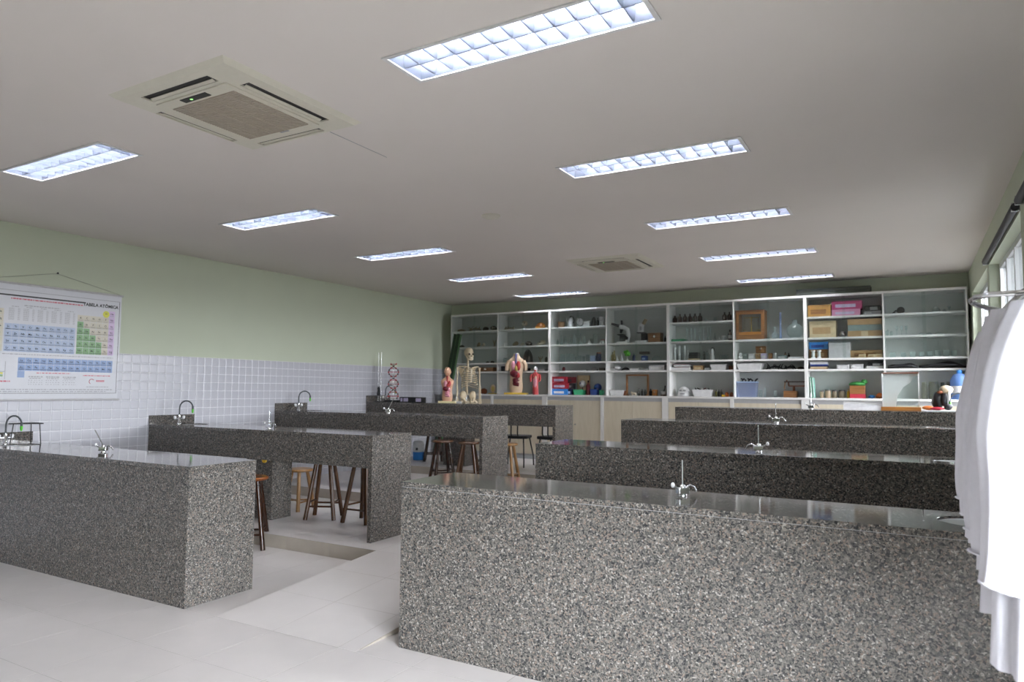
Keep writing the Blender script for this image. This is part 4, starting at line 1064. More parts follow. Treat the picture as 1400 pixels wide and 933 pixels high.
@gen
def g_stripe(t, w, h):
    for i, c in enumerate(['cardboard', 'green_dark', 'cardboard']):
        MB().box(-w/2+0.003*(i == 1), w/2-0.003*(i == 1), -0.11+0.003*(i == 1), 0.11, h*i/3, h*(i+1)/3-0.001).build('layer', c if i != 1 else 'grey_green', t, bevel=0.002)
    MB().box(-w*0.1, w*0.1, -0.112, -0.1105, h*0.02, h*0.3).build('tape', 'beige', t)
@gen
def g_spool(t, w, h):
    r = w*0.48
    MB().lathe([(r, 0), (r, h*0.12), (r*0.5, h*0.2), (r*0.5, h*0.8), (r, h*0.88), (r, h)], n=16).build('spool_body', 'white', t)
    MB().lathe([(r*0.7, h*0.22), (r*0.72, h*0.5), (r*0.7, h*0.78)], n=16).build('thread', 'milk', t)
@gen
def g_folder(t, w, h, c):
    ln = 0.14
    o = MB().box(-w*0.4, w*0.4, -ln/2, ln/2, 0, h).build('cover', c, t, rot=(0, -0.06, 0))
    MB().box(-w*0.2, w*0.2, -ln/2-0.002, ln/2, 0.01, h-0.005).build('pages', 'milk', o)
@gen
def g_clothbox(t, w, h):
    MB().box(-w/2, w/2, -0.09, 0.09, 0, h*0.22).build('lower_body', 'red', t, bevel=0.003)
    MB().box(-w/2, w/2, -0.09, 0.09, h*0.222, h*0.66).build('upper_body', 'wood_brown', t, bevel=0.003)
    MB().ell((0.0, 0, h*0.74), (w*0.52, 0.10, h*0.14), 16, 8, 0.12, 5).build('cloth', 'leaf_cloth', t)
    MB().ell((w*0.42, 0, h*0.86), (w*0.22, 0.07, h*0.13), 12, 8, 0.15, 9).build('cloth_tip', 'leaf_cloth', t)
mat('leaf_cloth', (0.05, 0.26, 0.06), 0.8, var=0.2)
@gen
def g_fan(t, w, h):
    r = min(h*0.48, w*0.35)
    MB().cyl((w*0.2, 0.03, r), (w*0.2, -0.04, r), r, n=22).build('head', 'black', t)
    MB().tube([(w*0.05, 0, r*0.7), (-w*0.2, 0, h*0.5), (-w*0.42, 0, 0.015)], 0.010, 8).build('arm', 'charcoal', t)
    MB().lathe([(w*0.16, 0), (w*0.14, 0.02)], (-w*0.36, 0, 0), n=16).build('foot', 'charcoal', t)
@gen
def g_bag(t, w, h, s=0):
    rings = []
    n = 24; m = 16
    for i in range(m+1):
        u = i/m; x = -w/2+w*u; e = math.sin(PI*min(max(u, 0.04), 0.96))**0.35
        hh = h*e*(0.82+0.18*math.sin(7*u+s)); dd = 0.11*e
        rings.append([(x, dd*math.cos(2*PI*k/n), hh/2+0.001+hh/2*math.sin(2*PI*k/n)*(0.98 if math.sin(2*PI*k/n) < 0 else 1)*(1-0.05*math.sin(5*k))) for k in range(n)])
    MB().loft(rings).build('folded_body', 'black', t)
    MB().tube([(-w*0.3, -0.112, h*0.4), (0, -0.122, h*0.55), (w*0.3, -0.112, h*0.4)], 0.006, 6).build('seam_strap', 'charcoal', t)
I('lump',-7.201,10.690,2.545,0.178,0.054,'dried_specimen','small flat grey-brown dried specimen on top shelf, first cabinet bay','specimen',c='bone_brown',s=1)
I('branch',-6.906,10.690,2.545,0.285,0.107,'dried_specimen','long brown dried branch specimen on top shelf, first cabinet bay','specimen',c='bone_brown',s=2)
I('lump',-6.670,10.690,2.545,0.124,0.079,'dried_specimen','dark brown rounded dried specimen on top shelf, first cabinet bay','specimen',c='dark_brown',s=3)
I('lump',-6.508,10.690,2.545,0.138,0.092,'dried_specimen','tall dark brown dried specimen on top shelf, first cabinet bay','specimen',c='dark_brown',s=4)
I('lump',-7.185,10.690,2.252,0.113,0.054,'small_skull','small dark lump of a skull on second shelf, first cabinet bay','skull',c='dark_brown',s=5)
I('skull',-6.818,10.690,2.252,0.078,0.093,'small_skull','grey-brown small animal skull on second shelf, first cabinet bay','skull',c='bone_brown',s=6)
I('skull',-6.721,10.690,2.252,0.070,0.079,'small_skull','pale small animal skull on second shelf, first cabinet bay','skull',c='bone',s=7)
I('coral',-6.485,10.690,2.252,0.092,0.157,'coral_specimen','brown upright coral-like specimen on second shelf, first cabinet bay','specimen',c='bone_brown',s=8)
I('lump',-6.631,10.690,1.962,0.077,0.039,'dark_stone','left of two dark small stones on third shelf, first cabinet bay','stone',c='dark_brown',s=9)
I('lump',-6.523,10.690,1.962,0.077,0.046,'dark_stone','right of two dark small stones on third shelf, first cabinet bay','stone',c='dark_brown',s=10)
I('case',-6.617,10.690,1.812,0.324,0.072,'wooden_case','long low brown wooden case on narrow fourth shelf, first cabinet bay','case',c='wood_brown',c2='wood_dark')
I('lump',-6.693,10.690,1.413,0.140,0.105,'animal_model','reddish-brown lumpy animal model on bottom ledge, first cabinet bay','model',c='rust',s=11)
I('ear',-6.508,10.690,1.413,0.138,0.169,'ear_model','cream and yellow anatomical ear model on bottom ledge, first cabinet bay','model')
I('branch',-6.179,10.690,2.545,0.239,0.078,'bone_specimen','long pale jaw bone on top shelf, second cabinet bay','bone',c='bone_brown',s=12)
I('skullstand',-5.874,10.690,2.545,0.116,0.153,'mounted_skull','skull mounted on white stand on top shelf, second cabinet bay','skull',c='bone',s=13)
I('shell',-5.558,10.690,2.545,0.199,0.114,'turtle_shell','glossy orange-brown turtle shell on top shelf, second cabinet bay','shell',c='amber')
I('cup',-6.260,10.690,2.252,0.075,0.065,'white_cup','small white ceramic cup on second shelf, second cabinet bay','cup',c='white')
I('skull',-6.053,10.690,2.252,0.111,0.090,'animal_skull','tan animal skull on second shelf, second cabinet bay','skull',c='bone_brown',s=14)
I('skull',-5.914,10.690,2.252,0.080,0.064,'animal_skull','small white animal skull on second shelf, second cabinet bay','skull',c='bone',s=15)
I('lump',-5.787,10.690,2.252,0.145,0.089,'dark_specimen','dark brown lumpy specimen on second shelf, second cabinet bay','specimen',c='dark_brown',s=16)
I('skull',-5.536,10.690,2.252,0.156,0.101,'animal_skull','large white animal skull with arched bones on second shelf, second cabinet bay','skull',c='bone',s=17)
I('jar',-6.257,10.690,1.962,0.083,0.091,'glass_jar','small clear glass jar on third shelf, second cabinet bay','jar',c='glass',lid='steel')
I('dome',-5.801,10.690,1.962,0.188,0.229,'dark_dome','black rounded cone-shaped cover on third shelf, second cabinet bay','cover',c='black')
I('coral',-5.557,10.690,1.962,0.113,0.126,'coral_specimen','thin brown coral specimen on third shelf, second cabinet bay','specimen',c='bone_brown',s=18)
I('lump',-5.444,10.690,1.962,0.056,0.100,'dark_specimen','dark upright specimen beside panel on third shelf, second cabinet bay','specimen',c='dark_brown',s=19)
I('carton',-6.200,10.690,1.812,0.195,0.091,'black_box','black low box at left on narrow fourth shelf, second cabinet bay','box',c='black',c2='charcoal')
I('carton',-5.815,10.690,1.812,0.087,0.057,'black_box','small black box at middle on narrow fourth shelf, second cabinet bay','box',c='black',c2='charcoal')
I('skull',-5.722,10.690,1.812,0.072,0.044,'white_model','small white bone model on narrow fourth shelf, second cabinet bay','bone',c='bone',s=20)
I('book',-5.537,10.690,1.812,0.212,0.038,'grey_book','flat grey book lying down on narrow fourth shelf, second cabinet bay','book',c='grey')
I('basket',-5.160,10.690,2.545,0.151,0.112,'wicker_basket','brown woven basket on top shelf, third cabinet bay','basket',c='wicker')
I('kettle',-4.990,10.690,2.545,0.162,0.197,'kettle','white kettle with black handle on top shelf, third cabinet bay','kettle')
I('disc',-4.812,10.690,2.545,0.153,0.159,'round_dial','round steel dial on foot on top shelf, third cabinet bay','gauge')
I('carton',-4.679,10.690,2.545,0.112,0.091,'white_box','white box in front on top shelf, third cabinet bay','box',c='white',c2='pale_grey')
I('dome',-4.568,10.690,2.545,0.085,0.163,'black_cover','black domed cover on top shelf, third cabinet bay','cover',c='black')
I('bottle',-4.496,10.690,2.545,0.045,0.145,'black_bottle','black plastic bottle on top shelf, third cabinet bay','bottle',c='black',cap='black')
I('bucket',-4.419,10.690,2.545,0.097,0.156,'white_bucket','tall white plastic bucket on top shelf, third cabinet bay','bucket',c='white')
I('bottle',-5.229,10.690,2.252,0.041,0.099,'glass_flask','first clear glass vessel from left on second shelf, third cabinet bay','flask',c='glass',cap='glass')
I('flask',-5.156,10.690,2.252,0.062,0.174,'glass_flask','second clear glass vessel from left on second shelf, third cabinet bay','flask',c='glass',cap='glass')
I('bottle',-5.084,10.690,2.252,0.055,0.148,'glass_flask','third clear glass vessel from left on second shelf, third cabinet bay','flask',c='glass',cap='glass')
I('flask',-4.996,10.690,2.252,0.068,0.123,'glass_flask','fourth clear glass vessel from left on second shelf, third cabinet bay','flask',c='glass',cap='glass')
I('bottle',-4.915,10.690,2.252,0.067,0.184,'glass_flask','fifth clear glass vessel from left on second shelf, third cabinet bay','flask',c='glass',cap='glass')
I('flask',-4.808,10.690,2.252,0.067,0.183,'glass_flask','sixth clear glass vessel from left on second shelf, third cabinet bay','flask',c='glass',cap='glass')
I('bottle',-4.735,10.690,2.252,0.053,0.146,'glass_flask','seventh clear glass vessel from left on second shelf, third cabinet bay','flask',c='glass',cap='glass')
I('cone',-4.646,10.690,2.252,0.085,0.085,'white_funnel','white upturned funnel on second shelf, third cabinet bay','funnel',c='white')
I('beaker',-4.538,10.690,2.252,0.078,0.169,'glass_beaker','tall clear glass beaker on second shelf, third cabinet bay','beaker')
I('jar',-4.411,10.690,2.252,0.081,0.072,'red_lid_jar','small jar with red lid on second shelf, third cabinet bay','jar',c='milk',lid='red')
I('beaker',-5.132,10.690,1.962,0.096,0.136,'glass_beaker','first glass beaker from left on third shelf, third cabinet bay','beaker')
I('beaker',-5.030,10.690,1.962,0.081,0.148,'glass_beaker','second glass beaker from left on third shelf, third cabinet bay','beaker')
I('beaker',-4.952,10.690,1.962,0.061,0.135,'glass_beaker','third glass beaker from left on third shelf, third cabinet bay','beaker')
I('beaker',-4.898,10.690,1.962,0.034,0.086,'glass_beaker','fourth glass beaker from left on third shelf, third cabinet bay','beaker')
I('beaker',-4.818,10.690,1.962,0.060,0.110,'glass_beaker','fifth glass beaker from left on third shelf, third cabinet bay','beaker')
I('beaker',-4.748,10.690,1.962,0.053,0.097,'glass_beaker','sixth glass beaker from left on third shelf, third cabinet bay','beaker')
I('beaker',-4.676,10.690,1.962,0.066,0.121,'glass_beaker','seventh glass beaker from left on third shelf, third cabinet bay','beaker')
I('carton',-4.571,10.690,1.962,0.091,0.103,'light_blue_box','pale blue box on third shelf, third cabinet bay','box',c='pale_blue',c2='pale_blue')
I('jar',-4.477,10.690,1.962,0.084,0.156,'dark_blue_jar','dark blue jar with brown lid on third shelf, third cabinet bay','jar',c='navy',lid='rust')
I('lump',-5.115,10.690,1.812,0.062,0.074,'red_model','small dark red model on narrow fourth shelf, third cabinet bay','model',c='maroon',s=21)
I('book',-4.735,10.690,1.812,0.106,0.022,'flat_case','flat dark case on narrow fourth shelf, third cabinet bay','case',c='charcoal')
I('bowl',-4.555,10.690,1.812,0.137,0.060,'metal_bowl','shiny shallow steel bowl on narrow fourth shelf, third cabinet bay','bowl',c='steel')
I('carton',-4.415,10.690,1.812,0.090,0.048,'dark_box','small dark box beside panel on narrow fourth shelf, third cabinet bay','box',c='dark_brown',c2='dark_brown')
I('carton',-5.142,10.690,1.413,0.272,0.099,'game_box','blue and white flat box at bottom on bottom ledge, third cabinet bay','box',c='blue',c2='white')
I('carton',-5.011,10.690,1.413,0.152,0.098,'game_box','dark blue box next to blue-white box on bottom ledge, third cabinet bay','box',c='navy',c2='pale_blue')
I('carton',-5.133,10.690,1.516,0.289,0.096,'game_box','red and white box, middle of stack on bottom ledge, third cabinet bay','box',c='red',c2='lilac')
I('carton',-4.990,10.690,1.515,0.135,0.092,'game_box','black and silver box, middle of stack on bottom ledge, third cabinet bay','box',c='charcoal',c2='grey')
I('carton',-5.144,10.690,1.616,0.269,0.101,'game_box','red and lilac box, top of stack on bottom ledge, third cabinet bay','box',c='red',c2='lilac')
I('carton',-4.990,10.690,1.614,0.162,0.098,'game_box','dark maroon box, top of stack on bottom ledge, third cabinet bay','box',c='maroon',c2='charcoal')
I('basin',-4.818,10.690,1.413,0.180,0.085,'green_basin','green plastic basin on bottom ledge, third cabinet bay','basin',c='green')
I('board',-4.793,10.790,1.413,0.214,0.330,'beige_board','upright beige board behind green basin on bottom ledge, third cabinet bay','board',c='beige')
I('globe',-4.791,10.740,1.413,0.120,0.244,'round_model','round grey and white model on stand on bottom ledge, third cabinet bay','model')
I('bottle',-4.666,10.690,1.413,0.072,0.242,'dark_red_bottle','dark red tall bottle on bottom ledge, third cabinet bay','bottle',c='maroon',cap='black')
I('basin',-4.551,10.690,1.413,0.130,0.096,'blue_basin','dark blue plastic basin on bottom ledge, third cabinet bay','basin',c='blue_dark')
I('globe',-4.534,10.780,1.413,0.137,0.193,'blue_ball','blue ball model on stand on bottom ledge, third cabinet bay','model',c='blue_dark')
I('cup',-4.435,10.690,1.413,0.090,0.084,'green_cup','green plastic cup on bottom ledge, third cabinet bay','cup',c='green')
I('microscope',-4.093,10.690,2.252,0.326,0.379,'microscope','white microscope with angled black eyepiece on tall top shelf, fourth cabinet bay','microscope',flip=1)
I('microscope2',-3.732,10.690,2.252,0.224,0.385,'microscope','grey and white microscope with upright eyepiece on tall top shelf, fourth cabinet bay','microscope')
I('case',-3.512,10.690,2.252,0.202,0.150,'wooden_box','brown wooden box on tall top shelf, fourth cabinet bay','box',c='wood_brown',c2='wood_dark')
I('bottle',-3.358,10.690,2.252,0.035,0.103,'black_bottle','small black bottle beside panel on tall top shelf, fourth cabinet bay','bottle',c='black',cap='black')
I('bottle',-4.233,10.690,1.962,0.051,0.155,'amber_vial','yellowish glass vial on third shelf, fourth cabinet bay','vial',c='amber_glass',cap='amber_glass')
I('flask',-4.205,10.690,1.962,0.076,0.178,'amber_flask','yellowish tall glass flask on third shelf, fourth cabinet bay','flask',c='amber_glass')
I('cone',-4.126,10.610,1.962,0.056,0.094,'white_cone','small white cone on third shelf, fourth cabinet bay','cone',c='white')
I('cone',-4.082,10.690,1.962,0.069,0.130,'white_cone','larger white cone on third shelf, fourth cabinet bay','cone',c='white')
I('plant',-3.986,10.690,1.962,0.112,0.188,'green_model','bright green leafy model on white foot on third shelf, fourth cabinet bay','model')
I('bottle',-3.871,10.690,1.962,0.055,0.129,'blue_bottle','small blue glass bottle on third shelf, fourth cabinet bay','bottle',c='navy',cap='glass')
I('scale',-3.695,10.690,1.962,0.139,0.151,'small_device','blue device with dark flat top on third shelf, fourth cabinet bay','device')
I('bowl',-3.494,10.690,1.962,0.166,0.081,'glass_bowl','upturned clear glass bowl on third shelf, fourth cabinet bay','bowl',c='glass')
I('skull',-4.176,10.690,1.812,0.164,0.083,'white_cast','white plaster cast on narrow fourth shelf, fourth cabinet bay','cast',c='white',s=22)
I('branch',-4.017,10.690,1.812,0.149,0.071,'black_clamp','tangle of black clamps on narrow fourth shelf, fourth cabinet bay','clamp',c='black',s=23)
I('book',-3.850,10.690,1.812,0.159,0.035,'white_flat_box','flat white box on narrow fourth shelf, fourth cabinet bay','box',c='white')
I('book',-3.686,10.690,1.812,0.145,0.035,'dark_flat_case','flat dark case on narrow fourth shelf, fourth cabinet bay','case',c='charcoal')
I('carton',-3.470,10.690,1.812,0.248,0.080,'white_carton','wide white carton on narrow fourth shelf, fourth cabinet bay','box',c='pale_grey',c2='white')
I('basin',-4.141,10.690,1.413,0.234,0.083,'white_basin','white oval basin on bottom ledge, fourth cabinet bay','basin',c='white')
I('case',-4.048,10.690,1.413,0.087,0.076,'red_wood_tray','low reddish wooden box on bottom ledge, fourth cabinet bay','box',c='wood_red',c2='wood_dark')
I('uframe',-3.815,10.690,1.413,0.379,0.338,'wooden_apparatus','open upright brown wooden frame on bottom ledge, fourth cabinet bay','frame',c='wood_brown')
I('animal',-3.838,10.590,1.413,0.110,0.069,'white_figurine','small white animal figurine on bottom ledge, fourth cabinet bay','figurine')
I('bottle',-3.778,10.660,1.413,0.036,0.116,'small_bottle','left of three small glass bottles on bottom ledge, fourth cabinet bay','bottle',c='smoke_glass',cap='black')
I('bottle',-3.727,10.660,1.413,0.042,0.104,'small_bottle','middle of three small glass bottles on bottom ledge, fourth cabinet bay','bottle',c='smoke_glass',cap='black')
I('bottle',-3.678,10.660,1.413,0.042,0.098,'small_bottle','right of three small glass bottles on bottom ledge, fourth cabinet bay','bottle',c='smoke_glass',cap='black')
I('bottle',-3.597,10.690,1.413,0.046,0.109,'dark_bottle','black small bottle on bottom ledge, fourth cabinet bay','bottle',c='black',cap='black')
I('case',-3.527,10.690,1.413,0.077,0.098,'orange_wood_box','small orange-brown wooden box on bottom ledge, fourth cabinet bay','box',c='wood_orange',c2='wood_brown')
I('mortar',-3.394,10.690,1.413,0.106,0.160,'mortar','white mortar with dark pestle on bottom ledge, fourth cabinet bay','mortar')
I('bottle',-3.199,10.690,2.545,0.073,0.117,'brown_bottle','first dark brown reagent bottle from left on top shelf, fifth cabinet bay','bottle',c='amber_dark',cap='black')
I('bottle',-3.120,10.690,2.545,0.072,0.140,'brown_bottle','second dark brown reagent bottle from left on top shelf, fifth cabinet bay','bottle',c='amber_dark',cap='black')
I('bottle',-3.041,10.690,2.545,0.072,0.139,'brown_bottle','third dark brown reagent bottle from left on top shelf, fifth cabinet bay','bottle',c='amber_dark',cap='black')
I('bottle',-2.963,10.690,2.545,0.071,0.139,'brown_bottle','fourth dark brown reagent bottle from left on top shelf, fifth cabinet bay','bottle',c='amber_dark',cap='black')
I('bottle',-2.885,10.690,2.545,0.071,0.138,'brown_bottle','fifth dark brown reagent bottle from left on top shelf, fifth cabinet bay','bottle',c='amber_dark',cap='black')
I('bottle',-2.808,10.690,2.545,0.070,0.138,'brown_bottle','sixth dark brown reagent bottle from left on top shelf, fifth cabinet bay','bottle',c='amber_dark',cap='black')
I('beaker',-2.721,10.690,2.545,0.044,0.056,'glass_dish','left of three small clear glass dishes on top shelf, fifth cabinet bay','dish')
I('beaker',-2.668,10.690,2.545,0.039,0.039,'glass_dish','middle of three small clear glass dishes on top shelf, fifth cabinet bay','dish')
I('beaker',-2.581,10.690,2.545,0.049,0.066,'glass_dish','right of three small clear glass dishes on top shelf, fifth cabinet bay','dish')
I('bottle',-2.439,10.690,2.545,0.065,0.138,'brown_bottle','left one of two brown bottles at right on top shelf, fifth cabinet bay','bottle',c='amber_dark',cap='black')
I('bottle',-2.367,10.690,2.545,0.064,0.137,'brown_bottle','right one of two brown bottles at right on top shelf, fifth cabinet bay','bottle',c='amber_dark',cap='black')
I('carton',-3.137,10.690,2.252,0.202,0.042,'green_box','flat green box on second shelf, fifth cabinet bay','box',c='green_dark',c2='green')
I('cylinder',-3.010,10.690,2.252,0.039,0.214,'measuring_cylinder','first tall glass measuring cylinder from left on second shelf, fifth cabinet bay','cylinder')
I('cylinder',-2.947,10.690,2.252,0.038,0.214,'measuring_cylinder','second tall glass measuring cylinder from left on second shelf, fifth cabinet bay','cylinder')
I('cylinder',-2.886,10.690,2.252,0.038,0.213,'measuring_cylinder','third tall glass measuring cylinder from left on second shelf, fifth cabinet bay','cylinder')
I('cylinder',-2.824,10.690,2.252,0.038,0.145,'measuring_cylinder','fourth tall glass measuring cylinder from left on second shelf, fifth cabinet bay','cylinder')
I('cylinder',-2.757,10.690,2.252,0.038,0.212,'measuring_cylinder','fifth tall glass measuring cylinder from left on second shelf, fifth cabinet bay','cylinder')
I('cylinder',-2.696,10.690,2.252,0.038,0.211,'measuring_cylinder','sixth tall glass measuring cylinder from left on second shelf, fifth cabinet bay','cylinder')
I('cylinder',-2.652,10.690,2.252,0.037,0.211,'measuring_cylinder','seventh tall glass measuring cylinder from left on second shelf, fifth cabinet bay','cylinder')
I('flask',-2.589,10.690,2.252,0.055,0.122,'glass_flask','clear conical flask on second shelf, fifth cabinet bay','flask',c='glass')
I('flask',-2.523,10.690,2.252,0.054,0.061,'white_flask','small white conical flask on second shelf, fifth cabinet bay','flask',c='milk')
I('jar',-2.456,10.690,2.252,0.070,0.077,'white_jar','white squat jar on second shelf, fifth cabinet bay','jar',c='milk',lid='white')
I('bottle',-2.364,10.690,2.252,0.059,0.164,'dark_bottle','dark bottle with white label on second shelf, fifth cabinet bay','bottle',c='amber_dark',cap='black',paper=1)
I('cylinder',-3.203,10.690,1.962,0.049,0.227,'white_tube','left of three tall white tubes on third shelf, fifth cabinet bay','tube',c='milk')
I('cylinder',-3.133,10.690,1.962,0.048,0.227,'white_tube','middle of three tall white tubes on third shelf, fifth cabinet bay','tube',c='milk')
I('cylinder',-3.051,10.690,1.962,0.048,0.226,'white_tube','right of three tall white tubes on third shelf, fifth cabinet bay','tube',c='milk')
I('bottle',-2.999,10.690,1.962,0.031,0.158,'white_vial','slim white vial on third shelf, fifth cabinet bay','vial',c='milk',cap='white')
I('stackbox',-2.902,10.690,1.962,0.152,0.123,'dark_tray_stack','stacked dark trays on third shelf, fifth cabinet bay','tray',c='charcoal',c2='beige')
I('bottle',-2.751,10.690,1.962,0.039,0.134,'glass_bottle','slim clear glass bottle on third shelf, fifth cabinet bay','bottle',c='smoke_glass',cap='black')
I('bottle',-2.707,10.690,1.962,0.039,0.144,'glass_bottle','clear bottle with dark cap on third shelf, fifth cabinet bay','bottle',c='glass',cap='black')
I('kettle',-2.630,10.690,1.962,0.093,0.199,'wash_bottle','white wash bottle with curved spout on third shelf, fifth cabinet bay','bottle')
I('plates',-2.451,10.690,1.962,0.156,0.082,'plate_stack','stacked clear glass plates on third shelf, fifth cabinet bay','plate')
I('book',-3.093,10.690,1.812,0.290,0.043,'white_flat_box','long flat white box on narrow fourth shelf, fifth cabinet bay','box',c='pale_grey')
I('book',-3.078,10.690,1.857,0.246,0.045,'dark_red_book','dark red book lying on white box on narrow fourth shelf, fifth cabinet bay','book',c='maroon')
I('carton',-2.832,10.690,1.812,0.145,0.069,'tan_box','small tan cardboard box on narrow fourth shelf, fifth cabinet bay','box',c='cardboard',c2='beige')
I('book',-2.704,10.690,1.812,0.088,0.044,'dark_case','dark flat case on narrow fourth shelf, fifth cabinet bay','case',c='charcoal')
I('basin',-2.518,10.690,1.812,0.248,0.079,'white_tray','white plastic tray on narrow fourth shelf, fifth cabinet bay','tray',c='white')
I('carton',-2.351,10.690,1.812,0.064,0.065,'brown_box','small brown box beside panel on narrow fourth shelf, fifth cabinet bay','box',c='wood_brown',c2='rust')
I('dome',-3.067,10.690,1.413,0.203,0.146,'white_appliance','rounded white appliance with dark slots on bottom ledge, fifth cabinet bay','appliance',c='white',face=1)
I('basin',-2.769,10.690,1.413,0.294,0.100,'white_basket','white plastic basket filled with tools on bottom ledge, fifth cabinet bay','basket',c='white',fill=1)
I('bottle',-2.577,10.690,1.413,0.035,0.104,'small_bottle','left of three small dark bottles on bottom ledge, fifth cabinet bay','bottle',c='olive',cap='black')
I('bottle',-2.539,10.690,1.413,0.035,0.104,'small_bottle','middle of three small dark bottles on bottom ledge, fifth cabinet bay','bottle',c='smoke_glass',cap='black')
I('bottle',-2.501,10.690,1.413,0.035,0.104,'small_bottle','right of three small dark bottles on bottom ledge, fifth cabinet bay','bottle',c='smoke_glass',cap='black')
I('lump',-2.421,10.690,1.413,0.065,0.071,'orange_model','left orange-red lumpy model on bottom ledge, fifth cabinet bay','model',c='orange',s=31)
I('lump',-2.351,10.690,1.413,0.064,0.071,'orange_model','right dark orange lumpy model on bottom ledge, fifth cabinet bay','model',c='rust',s=32)
I('carton',-2.451,10.590,1.413,0.043,0.033,'yellow_block','tiny yellow block on bottom ledge, fifth cabinet bay','block',c='yellow',c2='yellow')
I('balance',-2.052,10.690,2.252,0.402,0.432,'balance_case','old analytical balance in glazed wooden case on tall top shelf, sixth cabinet bay','balance')
I('flask',-1.818,10.690,2.252,0.046,0.128,'glass_flask','small clear conical flask on tall top shelf, sixth cabinet bay','flask',c='glass')
I('roundflask',-1.724,10.690,2.252,0.101,0.180,'round_flask','medium clear round-bottomed flask on tall top shelf, sixth cabinet bay','flask')
I('cylinder',-1.647,10.690,2.252,0.045,0.391,'measuring_cylinder','tall blue-tinted measuring cylinder on tall top shelf, sixth cabinet bay','cylinder',c='blue_glass')
I('roundflask',-1.455,10.690,2.252,0.230,0.272,'round_flask','big clear globe-shaped flask on tall top shelf, sixth cabinet bay','flask')
I('bust',-2.216,10.690,1.962,0.074,0.109,'white_bust','small white bust on third shelf, sixth cabinet bay','figurine')
I('jar',-2.145,10.690,1.962,0.073,0.097,'glass_jar','left clear glass jar on third shelf, sixth cabinet bay','jar',c='glass',lid='glass')
I('carton',-2.051,10.690,1.962,0.083,0.089,'white_box','left small white box on third shelf, sixth cabinet bay','box',c='pale_grey',c2='white')
I('case',-1.964,10.690,1.962,0.064,0.086,'tan_wood_block','tan wooden block box on third shelf, sixth cabinet bay','box',c='cardboard',c2='beige')
I('carton',-1.881,10.690,1.962,0.078,0.089,'white_box','right small lilac-white box on third shelf, sixth cabinet bay','box',c='lilac',c2='white')
I('case',-1.922,10.690,2.053,0.133,0.102,'brown_box','brown wooden box lying on top of small boxes on third shelf, sixth cabinet bay','box',c='wood_brown',c2='wood_dark')
I('case',-1.790,10.690,1.962,0.051,0.090,'brown_box','narrow brown wooden box on third shelf, sixth cabinet bay','box',c='wood_brown',c2='wood_dark')
I('jar',-1.731,10.690,1.962,0.053,0.090,'glass_jar','right milky glass jar on third shelf, sixth cabinet bay','jar',c='milk',lid='white')
I('carton',-1.629,10.690,1.962,0.129,0.058,'grey_box','flat grey-green box on third shelf, sixth cabinet bay','box',c='grey_green',c2='pale_grey')
I('bottle',-1.605,10.810,1.962,0.045,0.106,'brown_bottle','brown bottle behind grey-green box on third shelf, sixth cabinet bay','bottle',c='wood_brown',cap='black')
I('bottle',-1.560,10.810,1.962,0.036,0.096,'black_bottle','black small bottle on third shelf, sixth cabinet bay','bottle',c='black',cap='black')
I('book',-1.437,10.650,1.962,0.205,0.027,'white_paper_pad','flat white pad of papers on third shelf, sixth cabinet bay','paper',c='white')
I('basin',-2.073,10.690,1.812,0.359,0.086,'white_tray','wide white plastic tray on narrow fourth shelf, sixth cabinet bay','tray',c='white',fill=2)
I('branch',-1.740,10.690,1.812,0.232,0.095,'black_clamp','left tangle of black stand clamps on narrow fourth shelf, sixth cabinet bay','clamp',c='black',s=41)
I('branch',-1.530,10.690,1.812,0.168,0.084,'black_clamp','middle tangle of black stand clamps on narrow fourth shelf, sixth cabinet bay','clamp',c='black',s=42)
I('lump',-1.388,10.690,1.812,0.097,0.042,'dark_tool','dark low metal tool on narrow fourth shelf, sixth cabinet bay','tool',c='dark_brown',s=43)
I('tub',-2.119,10.690,1.413,0.269,0.269,'plastic_tub','translucent blue plastic tub of black items on bottom ledge, sixth cabinet bay','tub')
I('beaker',-1.938,10.690,1.413,0.051,0.107,'glass_beaker','left small clear beaker on bottom ledge, sixth cabinet bay','beaker')
I('cylinder',-1.874,10.690,1.413,0.036,0.138,'glass_cylinder','slim clear glass cylinder on bottom ledge, sixth cabinet bay','cylinder')
I('beaker',-1.734,10.690,1.413,0.050,0.095,'glass_beaker','right small clear beaker on bottom ledge, sixth cabinet bay','beaker')
I('tribalance',-1.475,10.690,1.413,0.289,0.250,'beam_balance','brown beam balance with sliding weights on bottom ledge, sixth cabinet bay','balance')
I('carton',-1.116,10.690,2.545,0.293,0.165,'orange_carton','orange-tan cardboard carton on top shelf, seventh cabinet bay','box',c='cardboard_orange',c2='wood_brown')
I('carton',-0.779,10.690,2.545,0.352,0.087,'pink_box','lower pink and white game box on top shelf, seventh cabinet bay','box',c='pink',c2='lilac')
I('carton',-0.768,10.690,2.635,0.374,0.112,'pink_box','upper magenta game box on top shelf, seventh cabinet bay','box',c='magenta',c2='lilac')
I('device',-0.458,10.690,2.545,0.221,0.130,'black_device','black and grey desktop device on top shelf, seventh cabinet bay','device')
I('carton',-1.078,10.690,2.252,0.339,0.231,'paper_carton','pale tan printed cardboard carton on second shelf, seventh cabinet bay','box',c='beige',c2='cardboard')
I('lump',-0.835,10.690,2.252,0.101,0.091,'silver_object','crumpled silver ornament on second shelf, seventh cabinet bay','ornament',c='steel',s=51)
I('stripe',-0.555,10.690,2.252,0.415,0.240,'striped_carton','brown carton with dark green band on second shelf, seventh cabinet bay','box')
I('carton',-1.144,10.735,1.962,0.238,0.129,'brown_carton','brown carton under blue box on third shelf, seventh cabinet bay','box',c='wood_brown',c2='cardboard')
I('carton',-1.142,10.735,2.094,0.243,0.098,'blue_box','blue box lying on brown carton on third shelf, seventh cabinet bay','box',c='blue',c2='blue_dark')
